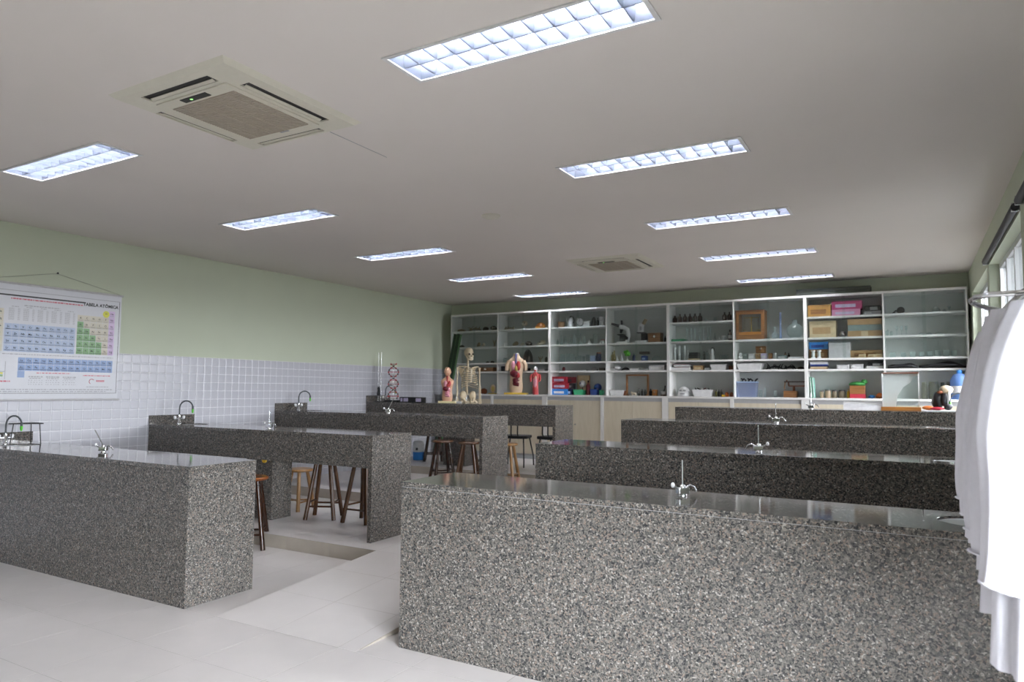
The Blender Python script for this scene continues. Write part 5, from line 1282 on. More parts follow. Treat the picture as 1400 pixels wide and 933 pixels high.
I('spool',-1.204,10.578,1.962,0.061,0.112,'white_spool','left white spool on third shelf, seventh cabinet bay','spool')
I('spool',-1.129,10.578,1.962,0.061,0.112,'white_spool','right white spool on third shelf, seventh cabinet bay','spool')
I('carton',-0.873,10.690,1.962,0.268,0.213,'white_carton','plain square white carton on third shelf, seventh cabinet bay','box',c='pale_grey',c2='pale_grey')
I('carton',-0.542,10.730,1.962,0.389,0.105,'long_carton','long low tan carton on third shelf, seventh cabinet bay','box',c='cardboard',c2='wood_brown')
I('carton',-0.590,10.578,1.962,0.084,0.046,'small_carton','left small tan box before long carton on third shelf, seventh cabinet bay','box',c='beige',c2='cardboard')
I('carton',-0.476,10.578,1.962,0.083,0.045,'small_carton','middle small tan box before long carton on third shelf, seventh cabinet bay','box',c='beige',c2='cardboard')
I('carton',-0.388,10.578,1.962,0.082,0.045,'small_carton','right small tan box before long carton on third shelf, seventh cabinet bay','box',c='beige',c2='cardboard')
I('stackpaper',-1.139,10.690,1.812,0.228,0.103,'paper_stack','stacked papers and folders on narrow fourth shelf, seventh cabinet bay','paper')
I('carton',-0.835,10.690,1.812,0.156,0.059,'white_box','left flat white box on narrow fourth shelf, seventh cabinet bay','box',c='pale_grey',c2='white')
I('carton',-0.659,10.690,1.812,0.156,0.066,'white_box','right flat white box on narrow fourth shelf, seventh cabinet bay','box',c='pale_grey',c2='white')
I('device',-0.446,10.690,1.812,0.199,0.089,'white_device','white device with black top on narrow fourth shelf, seventh cabinet bay','device',c='white')
I('folder',-1.238,10.690,1.413,0.029,0.289,'green_folder','dark green leaning folder on bottom ledge, seventh cabinet bay','folder',c='green_dark')
I('folder',-1.209,10.690,1.413,0.024,0.278,'green_folder','teal-white leaning folder on bottom ledge, seventh cabinet bay','folder',c='teal')
I('jar',-1.119,10.690,1.413,0.057,0.102,'metal_tin','first tan metal tin from left on bottom ledge, seventh cabinet bay','tin',c='tin',lid='charcoal')
I('jar',-1.039,10.690,1.413,0.085,0.117,'metal_tin','second tan metal tin from left on bottom ledge, seventh cabinet bay','tin',c='tin',lid='charcoal')
I('jar',-0.953,10.690,1.413,0.070,0.107,'metal_tin','third tan metal tin from left on bottom ledge, seventh cabinet bay','tin',c='tin_dark',lid='charcoal')
I('jar',-0.860,10.690,1.413,0.097,0.111,'metal_tin','fourth tan metal tin from left on bottom ledge, seventh cabinet bay','tin',c='tin_dark',lid='charcoal')
I('bottle',-0.780,10.690,1.413,0.037,0.131,'yellow_bottle','slim yellow bottle on bottom ledge, seventh cabinet bay','bottle',c='yellow',cap='cardboard')
I('clothbox',-0.662,10.690,1.413,0.190,0.260,'brown_box','brown and red box under green cloth on bottom ledge, seventh cabinet bay','box')
I('lump',-0.496,10.690,1.413,0.089,0.050,'colored_toys','left heap of blue and orange pieces on bottom ledge, seventh cabinet bay','toy',c='blue',s=61)
I('lump',-0.399,10.690,1.413,0.097,0.079,'colored_toys','right orange lumpy toy on bottom ledge, seventh cabinet bay','toy',c='orange',s=62)
I('fan',-0.150,10.690,2.545,0.150,0.098,'black_lamp','black round-headed lamp lying on shelf on top shelf, eighth cabinet bay','lamp')
I('bowl',0.283,10.690,2.545,0.106,0.077,'glass_bowl','upturned clear glass bowl on top shelf, eighth cabinet bay','bowl',c='glass')
I('bowl',0.377,10.690,2.545,0.049,0.048,'glass_bowl','small clear glass bowl on top shelf, eighth cabinet bay','bowl',c='glass')
I('goblet',0.433,10.690,2.545,0.048,0.076,'glass_goblet','clear stemmed glass on top shelf, eighth cabinet bay','glass')
I('jar',-0.286,10.690,2.252,0.035,0.089,'glass_jar','first small clear jar from left on second shelf, eighth cabinet bay','jar',c='glass',lid='steel')
I('jar',-0.240,10.690,2.252,0.039,0.069,'glass_jar','second small clear jar from left on second shelf, eighth cabinet bay','jar',c='glass',lid='steel')
I('goblet',-0.175,10.690,2.252,0.047,0.132,'glass_goblet','left of three stemmed glasses on second shelf, eighth cabinet bay','glass')
I('goblet',-0.119,10.690,2.252,0.047,0.132,'glass_goblet','middle of three stemmed glasses on second shelf, eighth cabinet bay','glass')
I('goblet',-0.063,10.690,2.252,0.047,0.132,'glass_goblet','right of three stemmed glasses on second shelf, eighth cabinet bay','glass')
I('bowl',0.110,10.690,2.252,0.075,0.034,'glass_dish','left of three flat glass dishes on second shelf, eighth cabinet bay','dish',c='glass')
I('bowl',0.197,10.690,2.252,0.082,0.034,'glass_dish','middle of three flat glass dishes on second shelf, eighth cabinet bay','dish',c='glass')
I('bowl',0.304,10.690,2.252,0.114,0.033,'glass_dish','right of three flat glass dishes on second shelf, eighth cabinet bay','dish',c='glass')
I('beaker',-0.229,10.690,1.962,0.078,0.069,'glass_dish','first wide glass dish from left on third shelf, eighth cabinet bay','dish')
I('beaker',-0.105,10.690,1.962,0.068,0.068,'glass_dish','second wide glass dish from left on third shelf, eighth cabinet bay','dish')
I('beaker',0.003,10.690,1.962,0.072,0.073,'glass_dish','third wide glass dish from left on third shelf, eighth cabinet bay','dish')
I('beaker',0.106,10.690,1.962,0.067,0.072,'glass_dish','fourth wide glass dish from left on third shelf, eighth cabinet bay','dish')
I('beaker',0.199,10.690,1.962,0.078,0.077,'glass_dish','fifth wide glass dish from left on third shelf, eighth cabinet bay','dish')
I('beaker',0.287,10.690,1.962,0.082,0.091,'glass_dish','sixth wide glass dish from left on third shelf, eighth cabinet bay','dish')
I('beaker',0.379,10.690,1.962,0.077,0.090,'glass_dish','seventh wide glass dish from left on third shelf, eighth cabinet bay','dish')
I('beaker',0.465,10.690,1.962,0.064,0.080,'glass_dish','eighth wide glass dish from left on third shelf, eighth cabinet bay','dish')
I('bag',-0.119,10.690,1.812,0.350,0.088,'black_bag','left folded black bag on narrow fourth shelf, eighth cabinet bay','bag',s=71)
I('bag',0.331,10.690,1.812,0.524,0.095,'black_bag','wide folded black bag at right on narrow fourth shelf, eighth cabinet bay','bag',s=72)
I('jar',0.123,10.690,1.413,0.067,0.221,'specimen_jar','first tall glass specimen jar from left on bottom ledge, eighth cabinet bay','jar',c='jar_glass',lid='jar_glass')
I('jar',0.229,10.690,1.413,0.125,0.229,'specimen_jar','second tall glass specimen jar from left on bottom ledge, eighth cabinet bay','jar',c='jar_glass',lid='jar_glass')
I('jar',0.328,10.690,1.413,0.049,0.218,'specimen_jar','third tall glass specimen jar from left on bottom ledge, eighth cabinet bay','jar',c='jar_glass',lid='jar_glass')
I('jar',0.411,10.690,1.413,0.093,0.227,'specimen_jar','fourth tall glass specimen jar from left on bottom ledge, eighth cabinet bay','jar',c='jar_glass',lid='jar_glass')
# ------------------------------------------------------------------ anatomical models and things on the benches
def make_skeleton(loc, rz):
    t = thing('skeleton_model', 'life-size human skeleton model standing behind the fourth left bench', 'skeleton', loc, rz)
    B = 'bone_skel'
    MB().lathe([(0.22, 0.0), (0.22, 0.02), (0.03, 0.04)], n=20).build('stand_base', 'black_metal', t)
    MB().cyl((0, 0.10, 0.03), (0, 0.085, 1.05), 0.012).build('stand_pole', 'steel', t)
    sk = MB().ell((0, 0.01, 1.745), (0.073, 0.093, 0.082), 18, 12)
    sk.ell((0, -0.055, 1.69), (0.055, 0.045, 0.055), 14, 8)
    s = sk.build('skull', B, t)
    for q in (-1, 1):
        MB().ell((q*0.030, -0.090, 1.715), (0.017, 0.012, 0.016), 10, 6).build('eye_socket', 'dark_brown', s)
    MB().ell((0, -0.10, 1.685), (0.010, 0.008, 0.014), 8, 6).build('nose_hole', 'dark_brown', s)
    MB().tube([(-0.05, 0.0, 1.69), (-0.045, -0.04, 1.635), (0, -0.088, 1.62), (0.045, -0.04, 1.635), (0.05, 0.0, 1.69)], 0.013, 8).build('jaw', B, s)
    MB().box(-0.026, 0.026, -0.104, -0.085, 1.638, 1.662).build('teeth', 'bone', s)
    sp = MB()
    for i in range(22):
        z = 1.06+0.026*i; y = 0.06+0.025*math.sin((z-1.06)*9)
        sp.lathe([(0.016, 0), (0.024-0.0004*i, 0.004), (0.024-0.0004*i, 0.019), (0.016, 0.023)], (0, y, z), n=10)
        sp.box(-0.006, 0.006, y+0.02, y+0.05, z+0.006, z+0.014)
    sp.build('spine', B, t)
    for i in range(10):
        z = 1.515-0.033*i; a = 0.085+0.05*math.sin(min(1, i/6)*PI/2); b = 0.075+0.03*math.sin(min(1, i/6)*PI/2)
        for q in (-1, 1):
            e = 0.98 if i < 7 else 0.98-0.14*(i-6)
            pts = [(q*a*math.sin(PI*e*j/12), 0.07-b*(1-math.cos(PI*e*j/12)), z-0.055*math.sin(PI*j/24)) for j in range(13)]
            MB().tube(pts, 0.0065, 6).build('rib', B, t)
    MB().box(-0.018, 0.018, -0.105, -0.088, 1.26, 1.48).build('breastbone', 'bone', t, bevel=0.006)
    for q in (-1, 1):
        MB().tube([(q*0.015, -0.09, 1.49), (q*0.09, -0.06, 1.515), (q*0.175, 0.01, 1.515)], 0.009, 8).build('collarbone', B, t)
        MB().add([(q*0.05, 0.105, 1.48), (q*0.17, 0.06, 1.51), (q*0.09, 0.10, 1.33), (q*0.05, 0.112, 1.48), (q*0.17, 0.068, 1.51), (q*0.09, 0.107, 1.33)], [(0, 1, 2), (5, 4, 3), (0, 3, 4, 1), (1, 4, 5, 2), (2, 5, 3, 0)]).build('shoulder_blade', B, t)
        MB().tube([(q*0.19, 0.01, 1.50), (q*0.195, 0.01, 1.46), (q*0.20, 0.01, 1.22), (q*0.20, 0.01, 1.19)], [0.024, 0.012, 0.011, 0.019], 10).build('upper_arm', B, t)
        MB().tube([(q*0.205, 0.0, 1.185), (q*0.21, -0.01, 0.95)], [0.012, 0.009], 8).build('forearm', B, t)
        MB().tube([(q*0.19, 0.01, 1.185), (q*0.19, 0.0, 0.95)], [0.009, 0.008], 8).build('forearm', B, t)
        for f in range(5):
            x = q*(0.18+0.012*f); l = [0.09, 0.15, 0.16, 0.15, 0.13][f]
            MB().tube([(x, -0.005, 0.945), (x+q*0.004, -0.012, 0.945-l*0.5), (x+q*0.004, -0.02, 0.945-l)], [0.006, 0.005, 0.004], 6).build('finger', B, t)
        pv = MB().ell((q*0.085, 0.03, 1.05), (0.06, 0.045, 0.075), 14, 8, 0.08, 2)
        pv.tube([(q*0.10, -0.01, 1.00), (q*0.06, -0.05, 0.95), (q*0.01, -0.055, 0.945)], [0.022, 0.014, 0.013], 8)
        pv.tube([(q*0.06, 0.03, 1.0), (q*0.05, 0.03, 0.92), (q*0.03, -0.02, 0.91)], [0.02, 0.016, 0.012], 8)
        pv.build('hip_bone', B, t)
        MB().tube([(q*0.10, 0.01, 0.97), (q*0.145, 0.015, 0.94), (q*0.13, 0.01, 0.86), (q*0.10, 0.0, 0.56), (q*0.10, 0.0, 0.52)], [0.022, 0.024, 0.014, 0.014, 0.03], 10).build('thigh_bone', B, t)
        MB().tube([(q*0.10, 0.0, 0.50), (q*0.10, 0.005, 0.46), (q*0.095, 0.02, 0.13), (q*0.095, 0.02, 0.09)], [0.028, 0.016, 0.012, 0.018], 10).build('shin_bone', B, t)
        MB().tube([(q*0.128, 0.02, 0.47), (q*0.12, 0.03, 0.10)], 0.007, 6).build('calf_bone', B, t)
        MB().tube([(q*0.095, 0.06, 0.07), (q*0.097, 0.0, 0.08), (q*0.10, -0.12, 0.05)], [0.02, 0.024, 0.012], 8).build('foot', B, t)
make_skeleton((-6.245, 9.50, ZL[3]), 1.0)
def ringz(z, a, b, cx=0, cy=0, n=24): return [(cx+a*math.cos(2*PI*i/n), cy+b*math.sin(2*PI*i/n), z) for i in range(n)]
def torso(loc, rz, h, w, label, skin, head, base, name='torso_model', arms=True):
    t = thing(name, label, 'anatomical model', loc, rz)
    s = h; a = w/2
    MB().rbox(-a*1.1, a*1.1, -a*0.50, a*0.50, 0, 0.03, 0.02, 3).build('base', base, t, bevel=0.004)
    hb = h if not head else h*0.76
    o = 0.03; d = 0.42
    L = [(0.00, 0.55, d*0.55), (0.10, 0.66, d*0.62), (0.22, 0.66, d*0.62), (0.36, 0.56, d*0.55), (0.50, 0.60, d*0.58), (0.66, 0.74, d*0.66), (0.78, 0.82, d*0.6), (0.85, 0.70, d*0.48), (0.90, 0.34, d*0.34), (1.0, 0.24, d*0.30)]
    zb = lambda f: o+(hb-o)*f
    MB().loft([ringz(zb(f), a*x, a*y) for f, x, y in L]).build('body', skin, t, sub=1)
    if arms:
        for q in (-1, 1):
            MB().tube([(q*a*0.66, 0, zb(0.80)), (q*a*0.88, 0, zb(0.70)), (q*a*0.92, 0, zb(0.56))], [a*0.22, a*0.2, a*0.17], 12).build('arm_stump', skin, t)
    yf = -a*d*0.52
    MB().ell((-a*0.24, yf, zb(0.68)), (a*0.22, a*0.20, hb*0.12), 14, 8, 0.05, 1).build('lung', 'organ_pink', t)
    MB().ell((a*0.24, yf, zb(0.68)), (a*0.22, a*0.20, hb*0.12), 14, 8, 0.05, 2).build('lung', 'organ_red', t)
    MB().ell((a*0.05, yf*1.35, zb(0.62)), (a*0.17, a*0.14, hb*0.075), 12, 8, 0.06, 3).build('heart', 'organ_yellow' if not head else 'organ_red', t)
    MB().ell((-a*0.14, yf*1.2, zb(0.48)), (a*0.42, a*0.20, hb*0.09), 14, 8, 0.08, 4).build('liver', 'organ_dark', t)
    MB().ell((a*0.20, yf*1.2, zb(0.44)), (a*0.22, a*0.16, hb*0.07), 12, 8, 0.06, 5).build('stomach', 'organ_pink' if head else 'organ_red', t)
    rng = random.Random(5)
    pts = [(a*0.30*math.sin(i*1.3), yf*1.22+0.004*math.cos(i*2.1), zb(0.38-0.20*i/16)) for i in range(17)]
    MB().tube(pts, a*0.11, 8).build('intestine', 'organ_dark' if not head else 'organ_pink', t)
    MB().tube([(0, yf*0.5, zb(1.0)), (0, yf*1.1, zb(0.86)), (0, yf*1.3, zb(0.74))], [a*0.10, a*0.10, a*0.08], 8).build('windpipe', 'organ_blue' if not head else 'organ_red', t)
    if head:
        zh = h*0.87; rh = h*0.13
        hd = MB().ell((0, -a*0.04, zh), (rh*0.74, rh*0.88, rh), 20, 14)
        hd.ell((0, -rh*0.86, zh-rh*0.12), (rh*0.12, rh*0.18, rh*0.16), 8, 6)
        ho = hd.build('head', skin, t)
        for q in (-1, 1):
            MB().ell((q*rh*0.28, -rh*0.80, zh+rh*0.05), (rh*0.10, rh*0.07, rh*0.06), 8, 6).build('eye', 'dark_brown', ho)
            MB().ell((q*rh*0.74, 0, zh-rh*0.05), (rh*0.08, rh*0.16, rh*0.22), 8, 6).build('ear', skin, ho)
        MB().box(-rh*0.2, rh*0.2, -rh*0.84, -rh*0.7, zh-rh*0.50, zh-rh*0.44).build('mouth', 'organ_red', ho)
    else:
        MB().lathe([(a*0.20, zb(0.985)), (a*0.24, h*1.0+0.004), (a*0.16, h+0.006)], n=16).build('neck_section', 'white', t)
    return t
torso((-6.13, 8.74, TOPL[3]), 0.55, 0.545, 0.25, 'small skin-coloured torso model with head and open chest on fourth left bench', 'skin_model', True, 'base_cream', arms=False)
torso((-5.885, 10.425, ZLED), 0.35, 0.70, 0.36, 'large headless torso model with dark organs on yellow base', 'skin_pale', False, 'base_yellow', arms=True)
def muscle(loc, rz, h):
    t = thing('muscle_figure', 'small red muscle figure with white skull on the ledge', 'anatomical model', loc, rz)
    a = 0.085
    MB().loft([ringz(z*h, a*x, a*y) for z, x, y in ((0.0, 0.30, 0.3), (0.2, 0.52, 0.42), (0.3, 0.56, 0.44), (0.42, 0.5, 0.42), (0.58, 0.72, 0.5), (0.70, 0.82, 0.48), (0.76, 0.5, 0.4), (0.80, 0.25, 0.3))], cap=True).build('body', 'muscle_red', t, sub=1)
    MB().ell((0, -a*0.40, h*0.45), (a*0.38, a*0.16, h*0.20), 14, 9).build('belly_plate', 'organ_pink', t)
    MB().ell((a*0.12, -a*0.48, h*0.60), (a*0.22, a*0.14, h*0.06), 10, 6).build('heart', 'skin_pale', t)
    MB().ell((0, 0, h*0.90), (a*0.40, a*0.46, h*0.10), 16, 10).build('skull', 'white', t)
    MB().ell((0, -a*0.34, h*0.85), (a*0.24, a*0.16, h*0.04), 10, 6).build('face', 'muscle_red', t)
    for q in (-1, 1):
        MB().tube([(q*a*0.74, 0, h*0.72), (q*a*1.0, -0.01, h*0.56), (q*a*0.85, -0.035, h*0.46)], [a*0.24, a*0.19, a*0.13], 10).build('arm', 'muscle_red', t)
        MB().tube([(q*a*0.3, 0, h*0.24), (q*a*0.36, 0, h*0.1), (q*a*0.36, 0, 0)], [a*0.28, a*0.24, a*0.22], 10).build('thigh', 'organ_dark' if q < 0 else 'muscle_red', t)
muscle((-5.515, 10.43, ZLED), 0.3, 0.475)
def dna(loc, h, r):
    t = thing('dna_model', 'tall red and grey double helix model on fourth left bench', 'model', loc)
    MB().rbox(-0.12, 0.12, -0.07, 0.07, 0, 0.03, 0.01).build('base', 'black', t, bevel=0.003)
    MB().cyl((0, 0, 0.03), (0, 0, h), 0.004, n=6).build('axis_rod', 'steel', t)
    n = 18
    for s in range(2):
        for i in range(n):
            a = 2*PI*1.45*i/(n-1)+s*PI; z = 0.06+(h-0.08)*i/(n-1)
            MB().ell((r*math.cos(a), r*math.sin(a), z), (0.012, 0.012, 0.015), 8, 6).build('backbone_bead', 'red' if i % 2 else 'charcoal', t)
        pts = [(r*math.cos(2*PI*1.45*j/60+s*PI), r*math.sin(2*PI*1.45*j/60+s*PI), 0.06+(h-0.08)*j/60) for j in range(61)]
        MB().tube(pts, 0.005, 6).build('backbone', 'rust', t)
    for i in range(n):
        a = 2*PI*1.45*i/(n-1); z = 0.06+(h-0.08)*i/(n-1)
        MB().cyl((r*math.cos(a), r*math.sin(a), z), (-r*math.cos(a), -r*math.sin(a), z), 0.006, n=6).build('rung', ['bone', 'organ_red', 'white', 'rust'][i % 4], t)
dna((-7.16, 8.72, TOPL[3]), 0.62, 0.078)
t = thing('retort_stand', 'thin double-rod retort stand with black clamp on fourth left bench', 'stand', (-7.40, 8.68, TOPL[3]))
MB().box(-0.06, 0.10, -0.05, 0.05, 0, 0.012).build('base', 'black_metal', t, bevel=0.002)
for x in (-0.035, 0.02): MB().cyl((x, 0, 0.012), (x, 0, 0.79), 0.0045, n=8).build('rod', 'steel', t)
MB().lathe([(0.03, 0.10), (0.034, 0.13), (0.024, 0.19), (0.030, 0.215), (0.018, 0.24)], (-0.008, -0.01, 0), n=12).build('clamp', 'black', t)
t = thing('black_print_box', 'flat black box with lilac printed panels on fourth left bench', 'box', (-6.77, 8.72, TOPL[3]))
MB().box(-0.22, 0.22, -0.05, 0.05, 0, 0.082).build('body', 'black', t, bevel=0.002)
for (x0, x1) in ((-0.20, -0.16), (-0.14, -0.05), (0.10, 0.20)): MB().box(x0, x1, -0.0525, -0.0495, 0.012, 0.066).build('printed_panel', 'lilac', t)
t = thing('wire_tripod', 'small wire tripod beside the torso model on fourth left bench', 'tripod', (-5.99, 8.83, TOPL[3]))
for i in range(3):
    a = 2*PI*i/3
    MB().cyl((0.05*math.cos(a), 0.05*math.sin(a), 0), (0.03*math.cos(a), 0.03*math.sin(a), 0.10), 0.003, n=6).build('leg', 'steel', t)
MB().tube([(0.032*math.cos(2*PI*j/16), 0.032*math.sin(2*PI*j/16), 0.10) for j in range(17)], 0.003, 6).build('ring', 'steel', t)
t = thing('white_card', 'small white folded card before the skeleton on fourth left bench', 'card', (-5.90, 8.72, TOPL[3]))
MB().box(-0.04, 0.04, -0.01, -0.007, 0, 0.028).build('front_leaf', 'white', t)
MB().box(-0.04, 0.04, 0.007, 0.01, 0, 0.028).build('back_leaf', 'white', t)
MB().box(-0.04, 0.04, -0.01, 0.01, 0.028, 0.030).build('fold', 'white', t)
t = thing('lab_tripod', 'black metal lab tripod beside the faucet on the first left bench', 'tripod', (-7.30, 3.52, TOPL[0]))
MB().prism([(0.16*math.cos(2*PI*i/3+0.4), 0.16*math.sin(2*PI*i/3+0.4)) for i in range(3)], 0.185, 0.195).build('top_plate', 'black_metal', t)
for i in range(3):
    a = 2*PI*i/3+0.4
    MB().cyl((0.14*math.cos(a), 0.14*math.sin(a), 0), (0.12*math.cos(a), 0.12*math.sin(a), 0.186), 0.005, n=6).build('leg', 'black_metal', t)
# ---- right benches
zt = TOPR[3]
t = thing('display_case', 'framed white display case with wooden base on farthest right bench', 'display case', (-0.128, 8.98, zt))
MB().box(-0.195, 0.195, -0.06, 0.06, 0, 0.038).build('base', 'wood_orange', t, bevel=0.003)
MB().box(-0.182, 0.182, -0.03, 0.03, 0.412, 0.422).build('top_strip', 'wood_red', t)
for s in (-1, 1): MB().box(s*0.178-0.005, s*0.178+0.005, -0.03, 0.03, 0.038, 0.412).build('edge', 'white', t)
MB().add([(-0.173, 0.01, 0.039), (-0.05, 0.01, 0.039), (-0.03, 0.01, 0.16), (0.03, 0.01, 0.26), (0.10, 0.01, 0.31), (0.13, 0.01, 0.38), (0.172, 0.01, 0.385), (0.172, 0.01, 0.411), (-0.173, 0.01, 0.411),
          (-0.173, 0.014, 0.039), (-0.05, 0.014, 0.039), (-0.03, 0.014, 0.16), (0.03, 0.014, 0.26), (0.10, 0.014, 0.31), (0.13, 0.014, 0.38), (0.172, 0.014, 0.385), (0.172, 0.014, 0.411), (-0.173, 0.014, 0.411)],
         [list(range(9)), list(range(17, 8, -1))] + [(i, i+9, (i+1) % 9+9, (i+1) % 9) for i in range(9)]).build('white_sheet', 'sheet_white', t)
MB().box(-0.173, 0.173, -0.024, -0.021, 0.039, 0.411).build('front_glass', 'pane_glass', t)
MB().box(-0.173, 0.173, 0.021, 0.024, 0.039, 0.411).build('back_glass', 'pane_glass', t)
t = thing('animal_specimen', 'black and beige animal specimen on a red tray, farthest right bench', 'specimen', (0.225, 8.84, zt))
MB().box(-0.155, 0.155, -0.10, 0.10, 0, 0.012).build('tray', 'pale_grey', t, bevel=0.003)
MB().ell((-0.09, -0.03, 0.036), (0.06, 0.045, 0.024), 12, 7, 0.12, 4).build('red_piece', 'orange', t)
MB().ell((-0.01, -0.055, 0.030), (0.07, 0.035, 0.018), 12, 7, 0.12, 6).build('red_piece', 'red', t)
MB().ell((0.0, 0.02, 0.11), (0.055, 0.05, 0.10), 14, 9, 0.14, 2).build('black_body', 'black', t)
MB().ell((0.06, 0.0, 0.14), (0.035, 0.04, 0.09), 12, 8, 0.15, 8).build('black_body', 'charcoal', t)
MB().ell((0.075, 0.02, 0.225), (0.065, 0.06, 0.055), 16, 10, 0.06, 3).build('head', 'tan_cloth', t)
MB().ell((0.02, -0.02, 0.205), (0.03, 0.025, 0.018), 10, 6).build('snout', 'rust', t)
MB().ell((0.10, -0.035, 0.16), (0.013, 0.012, 0.06), 10, 7).build('white_strap', 'white', t)
MB().ell((0.09, -0.05, 0.05), (0.04, 0.025, 0.035), 10, 7, 0.1, 3).build('dark_foot', 'charcoal', t)
t = thing('paper_sleeve', 'long flat white paper sleeve on farthest right bench', 'paper', (-0.51, 8.98, zt))
MB().add([(-0.2, -0.05, 0), (0.2, -0.05, 0), (0.2, 0.05, 0), (-0.2, 0.05, 0), (-0.2, 0.0, 0.085), (0.2, 0.0, 0.06)], [(0, 3, 2, 1), (0, 1, 5, 4), (2, 3, 4, 5), (0, 4, 3), (1, 2, 5)]).build('folded_sheet', 'pale_grey', t)
MB().tube([(-0.2, 0.0, 0.085), (0.2, 0.0, 0.06)], 0.006, 6).build('fold_edge', 'white', t)
t = thing('water_jug', 'large blue water jug on the ledge of the rightmost cabinet bay', 'jug', (0.505, 10.455, ZLED))
MB().lathe([(0.09, 0), (0.105, 0.02), (0.105, 0.11), (0.098, 0.12), (0.105, 0.13), (0.105, 0.24), (0.07, 0.31), (0.03, 0.33)], n=24).build('body', 'jug_plastic', t)
MB().lathe([(0.03, 0.331), (0.032, 0.365), (0.028, 0.37)], n=14).build('cap', 'blue', t)
MB().lathe([(0.1065, 0.08), (0.1065, 0.17)], n=24, cap=False).build('paper_label', 'pale_grey', t)
# ---- boards by the cabinets
for i, (dx, lab) in enumerate(((0.0, 'dark green framed board leaning at the left of the cabinets, outer one'), (0.075, 'dark green framed board leaning at the left of the cabinets, inner one'))):
    t = thing('leaning_board', lab, 'board', (-7.47+dx, 10.285+0.0*i, ZL[3]))
    t.rotation_euler = (0, 0.20, 0)
    MB().box(-0.028, 0.028, -0.02, 0.02, 0.015, 2.17).build('board_panel', 'board_green', t)
    for s in (-1, 1): MB().box(s*0.031-0.004, s*0.031+0.004, -0.024, 0.024, 0.015, 2.17).build('frame_edge', 'green_frame' if s > 0 else 'board_green', t)
t = thing('rolled_board', 'long dark olive board lying on top of the cabinets', 'board', (-0.935, 10.66, CTOP+0.0125))
MB().box(-0.47, 0.47, -0.11, 0.11, 0, 0.045).build('lower_half', 'board_olive', t, bevel=0.004)
MB().box(-0.47, 0.47, -0.11, 0.11, 0.046, 0.092).build('upper_half', 'board_olive', t, bevel=0.004)
# ------------------------------------------------------------------ periodic table poster
PX = XW+0.016
t = thing('periodic_table_poster', 'hanging periodic table wall chart titled TABELA on the left wall', 'poster', (PX, 3.83, 1.354))
def Y_(y): return y-3.83
def Z_(z): return z-1.354
MB().box(0, 0.002, -0.675, 0.675, 0.01, 1.13).build('sheet', 'poster_paper', t)
MB().cyl((0, -0.69, 1.135), (0, 0.69, 1.135), 0.011, n=10).build('top_rod', 'poster_rod', t)
MB().cyl((0, -0.69, 0.005), (0, 0.69, 0.005), 0.011, n=10).build('bottom_rod', 'poster_rod', t)
MB().tube([(0, -0.66, 1.146), (-0.01, 0.0, 1.288), (0, 0.66, 1.146)], 0.0022, 5).build('cord', 'cord', t)
def flat(mb, y0, y1, z0, z1, x=0.0026):
    return mb.add([(x, Y_(y0), Z_(z0)), (x, Y_(y1), Z_(z0)), (x, Y_(y1), Z_(z1)), (x, Y_(y0), Z_(z1))], [(0, 1, 2, 3)])
pr_ = {k: MB() for k in ('print_black', 'print_grey', 'print_red', 'print_blue', 'print_blue_deep', 'print_green', 'print_cream', 'print_pink', 'print_yellow')}
for a, b, c, d in ((3.18, 4.487, 2.418, 2.424), (3.18, 4.487, 1.423, 1.427), (4.482, 4.487, 1.423, 2.424), (3.18, 3.185, 1.423, 2.424)): flat(pr_['print_black' if c < 2.3 else 'print_grey'], a, b, c, d)
flat(pr_['print_black'], 3.18, 4.12, 2.366, 2.380)
def dashes(key, y0, y1, z, h, seed, lo=0.006, hi=0.03, gap=0.006):
    rng = random.Random(seed); y = y0
    while y < y1:
        l = min(rng.uniform(lo, hi), y1-y); flat(pr_[key], y, y+l, z, z+h); y += l+gap*rng.uniform(0.6, 1.4)
dashes('print_red', 3.42, 4.10, 2.337, 0.012, 1); dashes('print_grey', 3.54, 3.87, 2.278, 0.010, 2)
for i in range(5):
    y0 = 3.40+0.129*i
    dashes('print_grey', y0+0.03, y0+0.09, 2.262, 0.007, 10+i)
    for r in range(11):
        z = 2.245-0.011*r
        dashes('print_grey', y0+0.005, y0+0.055, z, 0.0045, 20+i*11+r, 0.008, 0.02, 0.003); dashes('print_grey', y0+0.085, y0+0.105, z, 0.0045, 90+i*11+r, 0.008, 0.02, 0.003)
syms = []
CW, CH = 0.0655, 0.0685
rows = ['Sc Ti V Cr Mn Fe Co Ni Cu Zn', 'Y Zr Nb Mo Tc Ru Rh Pd Ag Cd', 'Lu Hf Ta W Re Os Ir Pt Au Hg', 'Lr Rf Db Sg Bh Hs Mt Ds Rg Cn']
ZR0 = 2.10
for r, row in enumerate(rows):
    for c, s in enumerate(row.split()):
        y = 3.375+CW*c; z = ZR0-CH*(r+1)
        flat(pr_['print_blue'], y+0.0015, y+CW-0.0015, z+0.0015, z+CH-0.0015); syms.append((s, y+CW/2, z+CH*0.55)); dashes('print_grey', y+0.012, y+CW-0.012, z+0.012, 0.006, r*20+c, 0.01, 0.03, 0.003)
right = {0: ['', '', '', '', '', 'He'], 1: 'B C N O F Ne'.split(), 2: 'Al Si P S Cl Ar'.split(), 3: 'Ga Ge As Se Br Kr'.split(), 4: 'In Sn Sb Te I Xe'.split(), 5: 'Tl Pb Bi Po At Rn'.split(), 6: 'Nh Fl Mc Lv Ts Og'.split()}
